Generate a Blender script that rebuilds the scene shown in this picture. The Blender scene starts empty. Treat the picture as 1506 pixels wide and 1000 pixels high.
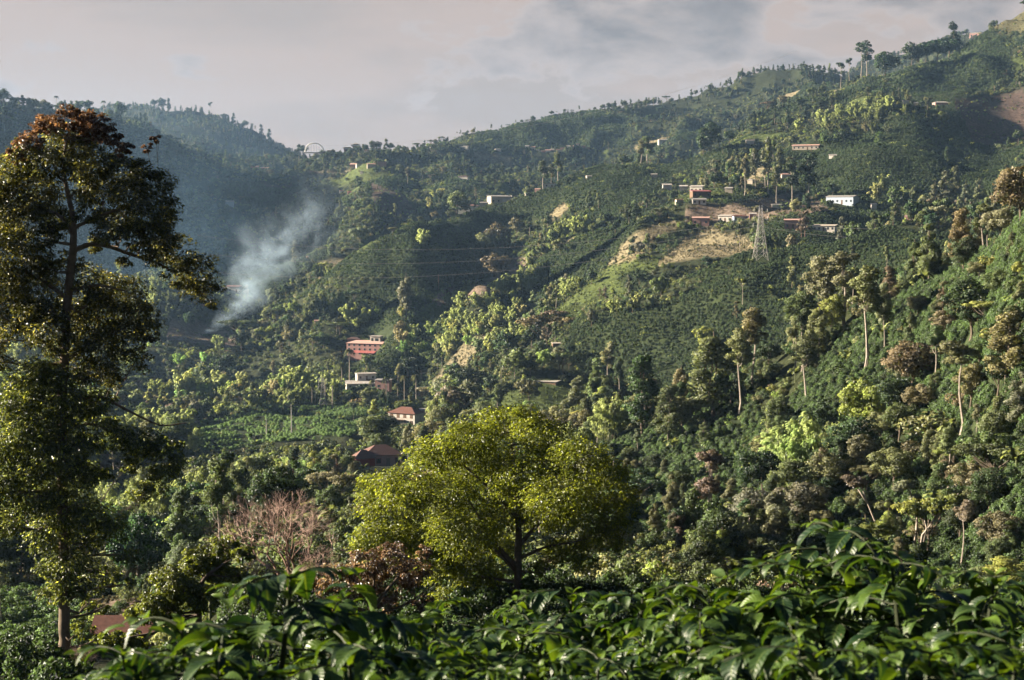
import bpy, math, random
import numpy as np
from mathutils import Vector, Matrix
random.seed(7); RNG = np.random.default_rng(11)
scene = bpy.context.scene
COL = scene.collection

# ---------------------------------------------------------------- camera
HAZE_D=4.0e-5
FPX, CX, CY, HOR = 2388.0, 753.0, 500.0, 330.0
PITCH = math.atan((CY-HOR)/FPX)
cd = bpy.data.cameras.new("camera"); cam = bpy.data.objects.new("camera", cd); COL.objects.link(cam)
cd.sensor_width = 36; cd.lens = 36*FPX/1506.0; cd.clip_start = 0.2; cd.clip_end = 20000
cam.location = (0,0,0); cam.rotation_euler = (math.pi/2-PITCH,0,0)
cd.dof.use_dof = True; cd.dof.focus_distance = 110.0; cd.dof.aperture_fstop = 9.5
scene.camera = cam

def pix_dir(px, py):
    """pixel of the photograph -> azimuth (rad, + = right) and tangent of elevation"""
    x = (np.asarray(px,float)-CX)/FPX; y = -(np.asarray(py,float)-CY)/FPX
    c, s = math.cos(PITCH), math.sin(PITCH)
    fy = c + y*s; fz = -s + y*c
    h = np.sqrt(x*x+fy*fy)
    return np.arctan2(x, fy), fz/h
def to_pix(X, Y, Z):
    c, s = math.cos(PITCH), math.sin(PITCH)
    X=np.asarray(X,float);Y=np.asarray(Y,float);Z=np.asarray(Z,float)
    d = Y*c - Z*s; u = Y*s + Z*c
    d = np.where(d<0.01,0.01,d)
    return CX+FPX*X/d, CY-FPX*u/d
def world_at(px, py, r):
    az, te = pix_dir(px, py)
    return float(r*math.sin(az)), float(r*math.cos(az)), float(r*te)
def mpp(r): return r/FPX      # metres per photo pixel at range r

# ---------------------------------------------------------------- terrain control points (column, then row/range going outwards)
COLS = {
 -150:[(75,1000),(150,960),(220,880),(300,800),(500,680),(700,600),(900,560),(1200,510),(1500,420),(1800,310),(2100,200),(2300,95),(2650,170),(3600,240),(5200,330)],
 0:[(75,985),(150,965),(220,880),(300,800),(500,680),(700,600),(900,560),(1200,510),(1500,430),(1800,330),(2100,235),(2350,148),(2650,200),(3600,250),(5200,330)],
 80:[(75,990),(110,985),(150,968),(220,890),(300,800),(500,690),(700,610),(900,565),(1200,510),(1500,430),(1800,330),(2100,240),(2350,162),(2650,210),(3600,230),(5200,330)],
 170:[(75,995),(110,985),(150,962),(172,930),(200,900),(300,830),(450,740),(600,660),(750,610),(900,575),(1100,535),(1300,485),(1500,425),(1800,330),(2100,240),(2350,164),(2700,205),(3700,158),(5200,320)],
 250:[(75,1005),(110,990),(140,968),(165,930),(200,880),(300,795),(450,720),(600,680),(750,645),(850,610),(1000,560),(1150,525),(1250,482),(1400,435),(1600,385),(1850,330),(2100,265),(2350,190),(2700,225),(3800,158),(5200,300)],
 330:[(75,1010),(120,895),(200,830),(350,750),(500,705),(650,675),(740,655),(860,607),(1000,565),(1150,520),(1260,484),(1400,440),(1580,385),(1700,335),(1850,325),(2100,275),(2350,217),(2700,240),(3850,172),(5200,300)],
 400:[(75,1010),(110,890),(200,815),(350,740),(500,705),(650,672),(740,655),(860,604),(1000,560),(1150,500),(1260,450),(1400,420),(1580,385),(1750,370),(1950,310),(2150,265),(2350,230),(2700,250),(3750,208),(5200,300)],
 480:[(70,1010),(110,890),(200,800),(350,738),(500,702),(650,668),(750,650),(860,600),(960,572),(1060,515),(1140,450),(1200,408),(1300,420),(1450,395),(1600,365),(1800,310),(2000,262),(2250,223),(2600,260),(5200,300)],
 545:[(70,1005),(110,890),(200,790),(350,735),(500,702),(650,682),(750,645),(860,605),(960,570),(1050,522),(1130,450),(1210,362),(1330,385),(1500,345),(1700,300),(1850,262),(1940,236),(2050,225),(2250,214),(2600,250),(5200,300)],
 620:[(65,1005),(90,925),(200,800),(350,740),(500,700),(650,672),(750,650),(850,622),(950,582),(1050,500),(1120,440),(1200,370),(1290,316),(1420,360),(1600,330),(1850,285),(2100,235),(2350,213),(2700,250),(5200,300)],
 590:[(1040,500),(1120,440),(1180,380),(1255,334),(1380,372)],
 655:[(1060,470),(1130,445),(1240,415),(1300,365),(1345,308),(1470,352)],
 700:[(60,1005),(90,905),(200,810),(350,740),(500,695),(650,655),(750,610),(850,570),(950,500),(1020,412),(1090,440),(1230,425),(1320,370),(1400,298),(1560,345),(1720,300),(1950,258),(2250,222),(2450,188),(2800,230),(5200,300)],
 780:[(60,1005),(90,900),(200,820),(350,740),(500,685),(620,635),(700,590),(800,545),(890,480),(950,447),(1000,452),(1140,400),(1310,335),(1440,285),(1620,325),(1850,280),(2050,250),(2300,222),(2520,172),(2800,220),(5200,290)],
 860:[(60,1005),(90,900),(180,860),(280,760),(430,672),(520,660),(620,618),(700,575),(760,520),(800,464),(850,478),(910,435),(960,407),(1000,412),(1070,385),(1250,325),(1460,264),(1700,305),(2050,245),(2300,218),(2560,155),(2850,210),(5200,290)],
 940:[(60,1005),(100,890),(180,855),(280,760),(350,690),(405,642),(480,662),(620,605),(720,520),(820,454),(870,466),(960,388),(1000,392),(1050,348),(1080,341),(1130,350),(1300,292),(1510,244),(1750,285),(2100,235),(2300,212),(2620,147),(2900,200),(5200,290)],
 1020:[(60,1010),(100,900),(180,860),(240,800),(310,700),(385,614),(450,640),(600,585),(720,500),(825,430),(880,440),(980,383),(1010,386),(1080,328),(1200,302),(1400,252),(1560,230),(1800,258),(2200,200),(2680,131),(2950,190),(5200,280)],
 1100:[(60,1010),(100,910),(170,880),(220,830),(260,770),(310,690),(350,620),(385,568),(450,600),(600,560),(720,470),(830,396),(885,408),(1000,372),(1070,333),(1200,290),(1500,225),(1700,193),(1870,180),(2100,203),(2400,160),(2740,100),(3000,150),(5200,260)],
 1180:[(60,1010),(100,915),(170,890),(220,820),(260,740),(310,640),(350,560),(378,512),(440,545),(600,520),(740,450),(842,387),(900,397),(1000,352),(1200,300),(1400,243),(1650,188),(1900,140),(2200,165),(2480,128),(2720,92),(3000,140),(5200,240)],
 1260:[(60,1010),(100,920),(170,900),(205,840),(250,720),(300,600),(345,500),(370,458),(430,485),(600,470),(740,425),(852,371),(920,382),(1000,346),(1150,300),(1300,240),(1500,190),(1610,152),(1750,138),(2020,88),(2400,120),(3000,110),(3500,72),(5200,240)],
 1340:[(60,1010),(100,930),(160,915),(200,850),(245,700),(295,550),(335,450),(355,427),(420,460),(600,440),(750,400),(868,353),(950,366),(1050,322),(1200,280),(1350,225),(1510,168),(1620,165),(1800,112),(2020,62),(2400,110),(3000,80),(3500,50),(5200,240)],
 1420:[(60,1010),(100,930),(150,915),(185,860),(225,720),(262,560),(298,425),(312,401),(390,430),(700,400),(900,350),(1000,322),(1350,262),(1560,195),(1700,152),(1760,158),(1860,110),(2080,48),(2400,90),(3000,55),(3500,34),(5200,240)],
 1506:[(60,1010),(100,930),(150,905),(200,700),(240,480),(262,365),(272,343),(350,385),(700,370),(950,302),(1480,225),(1650,168),(1760,134),(1820,130),(1900,90),(2060,14),(2400,60),(3500,90),(5200,240)],
 1650:[(60,1010),(100,930),(150,880),(200,650),(240,390),(262,255),(272,235),(350,300),(700,330),(950,270),(1200,190),(1400,120),(1600,70),(1900,-50),(2400,0),(3500,60),(5200,240)],
}
_LF={-150:.55,0:.65,80:.70,170:.78,250:.86,330:.94}
for _c,_f in _LF.items(): COLS[_c]=[((1000+(r-1000)*_f) if 1000<r<2720 else r, py) for r,py in COLS[_c]]
_P=[];_V=[]
for c,l in COLS.items():
    for r,py in l:
        _P.append((c/110.0, math.log(r)*6.0)); 
        az,te = pix_dir(c,py); _V.append(te)
for c in (-150,200,550,900,1250,1650):
    for r,te in ((1.2,-1.35),(2.5,-.9),(5,-.60),(10,-.5),(20,-.42),(35,-.36)):
        _P.append((c/110.0, math.log(r)*6.0)); _V.append(te)
_P=np.array(_P);_V=np.array(_V)
_C2=0.12
def _phi(d2): return -np.sqrt(d2+_C2)
_A=_phi(((_P[:,None]-_P[None])**2).sum(-1)); n_=len(_P)
_M=np.zeros((n_+3,n_+3)); _M[:n_,:n_]=_A; _M[:n_,n_]=1;_M[:n_,n_+1:]=_P; _M[n_,:n_]=1;_M[n_+1:,:n_]=_P.T
_W=np.linalg.solve(_M, np.concatenate([_V,np.zeros(3)]))

# value noise (numpy) for relief and patchiness
def _hash(ix,iy,s):
    n = (ix.astype(np.int64)*374761393 + iy.astype(np.int64)*668265263 + s*974634777) & 0x7fffffff
    n = ((n ^ (n>>13))*1274126177) & 0x7fffffff
    return ((n ^ (n>>16)) & 0xffff)/65535.0
def vnoise(x,y,s=0):
    ix=np.floor(x);iy=np.floor(y);fx=x-ix;fy=y-iy
    fx=fx*fx*(3-2*fx);fy=fy*fy*(3-2*fy)
    a=_hash(ix,iy,s);b=_hash(ix+1,iy,s);c=_hash(ix,iy+1,s);d=_hash(ix+1,iy+1,s)
    return a+(b-a)*fx+(c-a)*fy+(a-b-c+d)*fx*fy
def fbm(x,y,s=0,o=4):
    t=0;a=.5;
    for k in range(o):
        t=t+a*vnoise(x*2**k+17.3*k,y*2**k-9.1*k,s+k);a*=.5
    return t/(1-.5**o)

SKYFIX=None
def height(X,Y):
    X=np.asarray(X,float);Y=np.asarray(Y,float)
    sh=X.shape; X=X.ravel();Y=Y.ravel()
    r=np.maximum(np.hypot(X,Y),1.0); az=np.arctan2(X,Y)
    px = CX+FPX*np.tan(np.clip(az,-.42,.42))*math.cos(PITCH)
    u=np.clip(px,-230,1740)/110.0; v=np.log(np.minimum(r,5300))*6.0
    out=np.empty(len(r))
    for i in range(0,len(r),20000):
        q=np.stack([u[i:i+20000],v[i:i+20000]],1)
        d2=((q[:,None]-_P[None])**2).sum(-1)
        out[i:i+20000]=_phi(d2)@_W[:n_]+_W[n_]+q@_W[n_+1:]
    z=out*r
    # gullies and small relief, growing with range
    amp=np.clip((r-60)/700.0,0,1)
    rid=1-np.abs(2*fbm(X/170.0,Y/170.0,3,4)-1)
    rid2=1-np.abs(2*fbm(X/55.0+4,Y/55.0,9,3)-1)
    far=np.clip((r-1300)/900,0,1)
    rid0=1-np.abs(2*fbm(X/330.0+9,Y/330.0,21,3)-1)
    z=z+amp*((rid0-.75)*(32+24*far)+(rid-.72)*(27+24*far)+(rid2-.7)*8) + np.clip((r-20)/60,0,1)*(fbm(X/7.0,Y/7.0,5,3)-.5)*.9
    z=z+np.where(r<60,(fbm(X/1.5,Y/1.5,5,3)-.5)*.15,0)
    if SKYFIX is not None:      # keep the far crests at the height they have in the photograph
        t=np.clip((r-1500)/500,0,1); z=z+r*np.interp(az,SKYFIX[0],SKYFIX[1])*t*t*(3-2*t)
    return z.reshape(sh)

# grid in azimuth / log range: also used for ray lookups
AZ_F=np.linspace(-.40,.40,900)
AZ=np.concatenate([np.linspace(-math.pi,-.42,34)[:-1],np.linspace(-.42,-.40,3)[:-1],AZ_F,np.linspace(.40,.42,3)[1:],np.linspace(.42,math.pi,34)[1:]])
RR=np.concatenate([np.geomspace(1.0,60,70)[:-1],np.geomspace(60,3000,620)[:-1],np.geomspace(3000,5300,60)])
GA,GR=np.meshgrid(AZ,RR,indexing='ij')
GX=GR*np.sin(GA);GY=GR*np.cos(GA);GZ=height(GX,GY)
SKY=[(-150,112),(0,154),(80,164),(170,161),(210,159),(260,164),(300,169),(340,181),(380,195),(400,211),(430,225),(470,231),(500,229),(520,224),(545,222),(575,222),(600,223),(620,218),(650,209),(700,197),(760,185),(820,169),(860,164),(940,156),(1000,146),(1060,128),(1100,112),(1140,100),(1200,103),(1238,110),(1262,98),(1300,90),(1350,70),(1400,57),(1440,50),(1460,41),(1506,16),(1650,-45)]
_sa,_st=pix_dir([q[0] for q in SKY],[q[1] for q in SKY]); _az=np.linspace(-.39,.39,400); _rr=np.geomspace(1600,4300,160)
_xa,_ra=np.meshgrid(_az,_rr,indexing='ij'); _te=(height(_ra*np.sin(_xa),_ra*np.cos(_xa))/_ra).max(1); _d=np.interp(_az,_sa,_st)-_te
_d=np.convolve(np.pad(_d,5,mode='edge'),np.ones(11)/11,'valid'); SKYFIX=(_az,_d); GZ=height(GX,GY)
_f0=int(np.searchsorted(AZ,AZ_F[0]-1e-9)); 
GT=GZ/GR; GTF=GT[_f0:_f0+900]; GMAX=np.maximum.accumulate(GTF,axis=1)
def hit(px,py,rmin=0,rmax=9e9):
    """first terrain point seen through a photo pixel (beyond rmin) -> x,y,z,r or None"""
    az,te=pix_dir(px,py); i=int(round((az-AZ_F[0])/(AZ_F[1]-AZ_F[0]))); i=min(max(i,0),899)
    k0=int(np.searchsorted(RR,rmin)) if rmin else 0
    row=GTF[i,k0:]; w=np.nonzero(row>=te)[0]
    if len(w)==0: return None
    r=RR[k0+w[0]]
    if r>rmax: return None
    return r*math.sin(az), r*math.cos(az), float(height(np.array([r*math.sin(az)]),np.array([r*math.cos(az)]))[0]), r
def crest(px, rmin, rmax):
    """the point of largest elevation angle in a range interval of a column"""
    az,te=pix_dir(px,300); i=int(round((az-AZ_F[0])/(AZ_F[1]-AZ_F[0]))); i=min(max(i,0),899)
    a,b=np.searchsorted(RR,[rmin,rmax]); k=a+int(np.argmax(GTF[i,a:b])); r=RR[k]
    return r*math.sin(az), r*math.cos(az), GZ[_f0+i,k], r
def zat(x,y): return float(height(np.array([x]),np.array([y]))[0])

# ---------------------------------------------------------------- mesh helpers
def mesh_np(name, verts, faces, mats=(), midx=None, smooth=False, attrs=None, normals=None):
    """verts (n,3); faces (m,k) of one k, or list of such arrays"""
    me=bpy.data.meshes.new(name)
    verts=np.asarray(verts,np.float32)
    if isinstance(faces,np.ndarray): faces=[faces]
    faces=[np.asarray(f,np.int32) for f in faces if len(f)]
    loops=np.concatenate([f.ravel() for f in faces]); sizes=np.concatenate([np.full(len(f),f.shape[1],np.int32) for f in faces])
    starts=np.concatenate([[0],np.cumsum(sizes)[:-1]]).astype(np.int32)
    me.vertices.add(len(verts)); me.vertices.foreach_set('co',verts.ravel())
    me.loops.add(len(loops)); me.loops.foreach_set('vertex_index',loops)
    me.polygons.add(len(sizes)); me.polygons.foreach_set('loop_start',starts); 
    try: me.polygons.foreach_set('loop_total',sizes)
    except Exception: pass
    for m in mats: me.materials.append(m)
    if midx is not None: me.polygons.foreach_set('material_index',np.asarray(midx,np.int32))
    me.update(calc_edges=True)
    me.polygons.foreach_set('use_smooth',np.full(len(sizes),smooth,bool))
    if attrs:
        for k,(dom,typ,val) in attrs.items():
            a=me.attributes.new(k,typ,dom); a.data.foreach_set('value' if typ=='FLOAT' else 'color' if 'COLOR' in typ else 'vector',np.asarray(val,np.float32).ravel())
    if normals is not None:
        me.polygons.foreach_set('use_smooth',np.full(len(sizes),True,bool))
        me.normals_split_custom_set_from_vertices([tuple(v) for v in normals])
    me.validate() if False else None
    return me
def obj(name, me, parent=None, loc=None, rot=None, scale=None):
    o=bpy.data.objects.new(name,me); COL.objects.link(o)
    if parent is not None: o.parent=parent
    if loc is not None: o.location=loc
    if rot is not None: o.rotation_euler=rot if isinstance(rot,(tuple,list)) else (0,0,rot)
    if scale is not None: o.scale=scale if isinstance(scale,(tuple,list)) else (scale,)*3
    return o
def tag(o,label=None,cat=None,group=None,kind=None):
    if label: o['label']=label
    if cat: o['category']=cat
    if group: o['group']=group
    if kind: o['kind']=kind
    return o
class MB:
    """collects boxes, tubes and polygons of one part; every face knows its material slot"""
    def __init__(s): s.v=[];s.f={3:[],4:[]};s.m={3:[],4:[]}
    def add(s,vs,fs,mi=0):
        b=len(s.v); s.v.extend([tuple(v) for v in vs])
        for f in fs:
            f=[b+i for i in f]
            if len(f)>4:
                for k in range(1,len(f)-1): s.f[3].append((f[0],f[k],f[k+1]));s.m[3].append(mi)
            else: s.f[len(f)].append(tuple(f)); s.m[len(f)].append(mi)
    def box(s,x0,x1,y0,y1,z0,z1,mi=0,M=None):
        vs=[(x0,y0,z0),(x1,y0,z0),(x1,y1,z0),(x0,y1,z0),(x0,y0,z1),(x1,y0,z1),(x1,y1,z1),(x0,y1,z1)]
        if M is not None: vs=[tuple(M@Vector(v)) for v in vs]
        s.add(vs,[(0,3,2,1),(4,5,6,7),(0,1,5,4),(1,2,6,5),(2,3,7,6),(3,0,4,7)],mi)
    def tube(s,pts,rads,n=6,mi=0,cap=True):
        pts=[Vector(p) for p in pts]; rings=[]
        if not hasattr(rads,'__len__'): rads=[rads]*len(pts)
        up=Vector((0.31,0.17,0.93)); vs=[]
        for i,p in enumerate(pts):
            t=(pts[min(i+1,len(pts)-1)]-pts[max(i-1,0)]); t.normalize()
            a=t.cross(up); 
            if a.length<1e-3: a=t.cross(Vector((1,0,0)))
            a.normalize(); b=t.cross(a)
            for k in range(n):
                th=2*math.pi*k/n; vs.append(p+(a*math.cos(th)+b*math.sin(th))*rads[i])
        fs=[]
        for i in range(len(pts)-1):
            for k in range(n):
                fs.append((i*n+k,i*n+(k+1)%n,(i+1)*n+(k+1)%n,(i+1)*n+k))
        if cap and n<=6: 
            fs.append(tuple(range(n))[::-1]); fs.append(tuple((len(pts)-1)*n+k for k in range(n)))
        s.add(vs,fs,mi)
    def mesh(s,name,mats,smooth=False):
        fs=[];mi=[]
        for k in (3,4):
            if s.f[k]: fs.append(np.array(s.f[k],np.int32)); mi+=s.m[k]
        return mesh_np(name,np.array(s.v),fs,mats,mi,smooth)
    def build(s,name,mats,parent=None,smooth=False,**k):
        return obj(name,s.mesh(name,mats if isinstance(mats,(list,tuple)) else [mats],smooth),parent,**k)
# ---------------------------------------------------------------- materials
def new_mat(name):
    m=bpy.data.materials.new(name); m.use_nodes=True; nt=m.node_tree; nt.nodes.clear()
    out=nt.nodes.new('ShaderNodeOutputMaterial'); return m,nt,out
def N(nt,t,**k):
    n=nt.nodes.new(t)
    for a,b in k.items():
        if a.startswith('i_'):
            key=a[2:].replace('_',' ')
            n.inputs[int(key) if key.isdigit() else key].default_value=b
        else: setattr(n,a,b)
    return n
def mathn(nt,op,a,b=None,clamp=False):
    n=nt.nodes.new('ShaderNodeMath'); n.operation=op; n.use_clamp=clamp
    for i,v in enumerate((a,b)):
        if v is None: continue
        if hasattr(v,'is_linked'): nt.links.new(v,n.inputs[i])
        else: n.inputs[i].default_value=v
    return n.outputs[0]
def mixc(nt,fac,a,b,bt='MIX'):
    n=nt.nodes.new('ShaderNodeMix'); n.data_type='RGBA'; n.blend_type=bt
    for s,v in ((n.inputs['Factor'],fac),(n.inputs['A'],a),(n.inputs['B'],b)):
        if hasattr(v,'is_linked'): nt.links.new(v,s)
        elif hasattr(v,'__len__'): s.default_value=(*v[:3],1)
        else: s.default_value=v
    return n.outputs['Result']
def leafy(name, transl=.20, gloss=.05, rough=.6, tint=True, col=None, col2=None, fac_attr='v', spread=.5, hue=.03, boost=1.0):
    """leaf material: colour from the plant's own 'tint', varied leaf by leaf ('v') and plant by plant"""
    m,nt,out=new_mat(name); L=nt.links.new
    if tint:
        a=N(nt,'ShaderNodeAttribute',attribute_type='INSTANCER',attribute_name='tint'); base=a.outputs['Color']
    else:
        a=N(nt,'ShaderNodeRGB'); a.outputs[0].default_value=(*col,1); base=a.outputs[0]
    v=N(nt,'ShaderNodeAttribute',attribute_type='GEOMETRY',attribute_name=fac_attr)
    if col2 is not None:
        rmp=N(nt,'ShaderNodeMapRange',i_1=.55,i_2=1.0); L(v.outputs['Fac'],rmp.inputs[0])
        base=mixc(nt,rmp.outputs[0],base,col2)
    oi=N(nt,'ShaderNodeObjectInfo')
    hs=N(nt,'ShaderNodeHueSaturation'); L(base,hs.inputs['Color'])
    h=mathn(nt,'MULTIPLY_ADD',v.outputs['Fac'],hue); h.node.inputs[2].default_value=.5-hue*.5; L(h,hs.inputs['Hue'])
    val=mathn(nt,'MULTIPLY_ADD',v.outputs['Fac'],spread*2*boost); val.node.inputs[2].default_value=(1-spread)*boost
    rv=mathn(nt,'MULTIPLY_ADD',oi.outputs['Random'],.4); rv.node.inputs[2].default_value=.8
    L(mathn(nt,'MULTIPLY',val,rv),hs.inputs['Value'])
    c=hs.outputs['Color']
    na=N(nt,'ShaderNodeAttribute',attribute_type='GEOMETRY',attribute_name='bulge'); vt=N(nt,'ShaderNodeVectorTransform',vector_type='NORMAL',convert_from='OBJECT',convert_to='WORLD'); L(na.outputs['Vector'],vt.inputs[0])
    nn=N(nt,'ShaderNodeVectorMath',operation='NORMALIZE'); L(vt.outputs[0],nn.inputs[0])
    d=N(nt,'ShaderNodeBsdfDiffuse'); L(c,d.inputs[0]); L(nn.outputs[0],d.inputs['Normal'])
    t=N(nt,'ShaderNodeBsdfTranslucent'); 
    tc=mixc(nt,1.0,c,(1.25,1.3,.55),'MULTIPLY'); L(tc,t.inputs[0])
    m1=N(nt,'ShaderNodeMixShader',i_0=transl); L(d.outputs[0],m1.inputs[1]);L(t.outputs[0],m1.inputs[2])
    g=N(nt,'ShaderNodeBsdfGlossy',i_Roughness=rough); g.inputs[0].default_value=(.9,.95,1,1)
    f=N(nt,'ShaderNodeFresnel',i_IOR=1.4)
    m2=N(nt,'ShaderNodeMixShader'); 
    L(mathn(nt,'MULTIPLY_ADD',f.outputs[0],gloss*1.1),m2.inputs[0])
    m2.inputs[0].links[0].from_node.inputs[2].default_value=0.0
    L(m1.outputs[0],m2.inputs[1]);L(g.outputs[0],m2.inputs[2]); L(m2.outputs[0],out.inputs[0])
    return m
def solid(name,col,rough=.8,noise=.0,scale=3.0,col2=None,bump=0,metal=0,coord='Object',spec=.3):
    m,nt,out=new_mat(name); L=nt.links.new
    p=N(nt,'ShaderNodeBsdfPrincipled',i_Roughness=rough,i_Metallic=metal); p.inputs['Specular IOR Level'].default_value=spec
    tc=N(nt,'ShaderNodeTexCoord'); nz=N(nt,'ShaderNodeTexNoise',i_Scale=scale,i_Detail=6.0,i_Roughness=.65); L(tc.outputs[coord],nz.inputs['Vector'])
    rmp=N(nt,'ShaderNodeMapRange',i_1=.35,i_2=.68); L(nz.outputs[0],rmp.inputs[0])
    c2=col2 if col2 else tuple(x*(1-noise) for x in col)
    L(mixc(nt,rmp.outputs[0],col,c2),p.inputs['Base Color'])
    if bump:
        b=N(nt,'ShaderNodeBump',i_Strength=bump); L(nz.outputs[0],b.inputs['Height']); L(b.outputs[0],p.inputs['Normal'])
    L(p.outputs[0],out.inputs[0]); return m
M={}
M['leaf']=leafy('leaf_mix'); 
M['leaf_near']=leafy('leaf_near',transl=.33,gloss=.12,rough=.35,spread=.45)
M['coffee']=leafy('coffee_leaf',transl=.30,gloss=.22,rough=.28,spread=.4,hue=.04)
M['dry']=leafy('dry_leaf',transl=.3,gloss=.08,rough=.6,spread=.45,hue=.03)
M['bark']=solid('bark',(.15,.12,.09),.9,.5,4,bump=.5)
M['pale_bark']=solid('pale_bark',(.36,.31,.26),.85,.5,2.0,bump=.3)
M['red_bark']=solid('twig_bark',(.20,.125,.095),.9,.35,3)
M['dark_bark']=solid('dark_bark',(.10,.075,.055),.9,.5,5,bump=.6)
M['stem']=solid('green_stem',(.10,.12,.05),.7,.4,3)
# ---------------------------------------------------------------- plant shapes (each made once, its meshes shared by copies)
def unit(v): return v/np.maximum(np.linalg.norm(v,axis=-1,keepdims=True),1e-9)
def rdirs(n,rng,up=0.0):
    d=rng.normal(size=(n,3)); d[:,2]+=up; return unit(d)
class Leaves:
    """collects leaf-sized quads (a kite folded on its midrib)"""
    def __init__(s,rng): s.c=[];s.n=[];s.a=[];s.s=[];s.v=[];s.rng=rng;s.w=[];s.b=[]
    def put(s,c,n,size,v,axis=None,w=.5,bulge=None,bk=.62):
        k=len(c); 
        if k==0: return
        s.c.append(c); n=unit(n); s.n.append(n); s.b.append(unit(n*(1-bk)+unit(bulge)*bk) if bulge is not None else n)
        a=s.rng.normal(size=(k,3)) if axis is None else axis
        a=a-(a*n).sum(-1,keepdims=True)*n; s.a.append(unit(a))
        s.s.append(np.broadcast_to(size,(k,)).astype(float)); s.v.append(np.broadcast_to(v,(k,)).astype(float)); s.w.append(np.full(k,w))
    def arrays(s,fold=.22):
        c=np.concatenate(s.c);n=np.concatenate(s.n);a=np.concatenate(s.a);z=np.concatenate(s.s)[:,None];v=np.concatenate(s.v);w=np.concatenate(s.w)[:,None]
        b=np.cross(n,a)
        k=len(c)
        p0=c-a*z*.5; p1=c+b*z*w*.5+n*z*fold*w; p2=c+a*z*.5-n*z*.08; p3=c-b*z*w*.5+n*z*fold*w
        V=np.stack([p0,p1,p2,p3],1).reshape(-1,3)
        F=np.arange(k*4).reshape(k,4)
        F=np.concatenate([F[:,[0,1,2]],F[:,[0,2,3]]])
        s.bulge=np.repeat(np.concatenate(s.b),4,axis=0); return V,F,np.repeat(v,4)
    def count(s): return sum(len(c) for c in s.c)
def lobes_fill(lv,lobes,n,size,rng,shell=.72,up=.25,jit=.7,w=.75,vbase=.5):
    """leaves on the outer shell of a set of ellipsoid lobes"""
    area=np.array([l[3]*l[4] for l in lobes]); area=area/area.sum()
    for i,l in enumerate(lobes):
        k=max(6,int(n*area[i])); d=rdirs(k,rng,up)
        rr=rng.uniform(shell,1.06,k)**1.0
        lump=1+.18*np.sin(d[:,0]*5+i)*np.cos(d[:,1]*4-i)+.12*np.sin(d[:,2]*9+i*2)
        p=np.array(l[:3])+d*np.array([l[3],l[3],l[4]])*(rr*lump)[:,None]
        nn=d+rng.normal(size=(k,3))*jit
        v=np.clip(vbase+rng.normal(size=k)*.22+rng.normal()*.08,0,1)
        lv.put(p,nn,size*rng.uniform(.65,1.35,k),v,w=w,bulge=d)
def ellipsoids_in(rng,n,cx,cy,cz,R,H,r0,r1,flat=.75,bottom=.0):
    out=[];tries=0
    while len(out)<n and tries<4000:
        tries+=1
        d=rng.normal(size=3); d/=np.linalg.norm(d); q=rng.uniform(.35,.92)
        p=(cx+d[0]*R*q,cy+d[1]*R*q,cz+d[2]*H*q)
        if d[2]<bottom-1: continue
        rad=rng.uniform(r0,r1)
        if all((p[0]-o[0])**2+(p[1]-o[1])**2+((p[2]-o[2])*1.2)**2>(.62*(rad+o[3]))**2 for o in out) or tries>2500:
            out.append((*p,rad,rad*flat))
    return out
def limbs(mb,base,top,lobes,r,rng,mi=0,frac=.5,n=6,wob=.15,skip=1):
    """a trunk and limbs that reach into the lobes"""
    base=np.array(base,float);top=np.array(top,float);L=np.linalg.norm(top-base)
    K=7; pts=[base+(top-base)*t+np.array([math.sin(t*5+r*9)*.02*L,math.cos(t*4)*.02*L,0])*(t>0)*(t<1) for t in np.linspace(0,1,K)]
    mb.tube(pts,[r*(1.25 if i==0 else 1-.7*i/(K-1)) for i in range(K)],n,mi)
    for l in lobes[::skip]:
        t=rng.uniform(frac,.95); s=base+(top-base)*t; e=np.array(l[:3]); m=(s+e)/2+np.array([0,0,-.06*L])+rng.normal(size=3)*wob*.3
        mb.tube([s,m,e],[r*.45*(1.1-t*.5),r*.28,r*.1],max(4,n-2),mi,cap=False)
def finish(name,lv,mb,leafmat,barkmat,fold=.22):
    V,F,v=lv.arrays(fold)
    B=lv.bulge; crown=mesh_np(name+'_crown',V,F,[leafmat],attrs={'v':('POINT','FLOAT',v),'bulge':('POINT','FLOAT_VECTOR',B)})
    tr=None
    if mb is not None and mb.v:
        tr=mb.mesh(name+'_trunk',[barkmat])
        tv=np.array(mb.v); nb=len(V); fs=[F]; mi=[0]*len(F)
        for k in (3,4):
            if mb.f[k]: fs.append(np.array(mb.f[k])+nb); mi+= [1]*len(mb.f[k])
        f3=np.concatenate([f for f in fs if f.shape[1]==3]); n3=len(f3); 
        f4=[f for f in fs if f.shape[1]==4]
        # triangles first: leaves then trunk caps
        m3=[0]*len(F)+[1]*(n3-len(F)); m4=[1]*sum(len(f) for f in f4)
        joined=mesh_np(name+'_whole',np.concatenate([V,tv]),[f3]+f4,[leafmat,barkmat],m3+m4,attrs={'v':('POINT','FLOAT',np.concatenate([v,np.full(len(tv),.5)])),'bulge':('POINT','FLOAT_VECTOR',np.concatenate([B,np.tile([0,0,1.0],(len(tv),1))]))})
    else: joined=crown
    return dict(crown=crown,trunk=tr,whole=joined)
PROTO={}   # kind -> list of dict(crown,trunk,whole,H) ; lo -> far version
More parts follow.
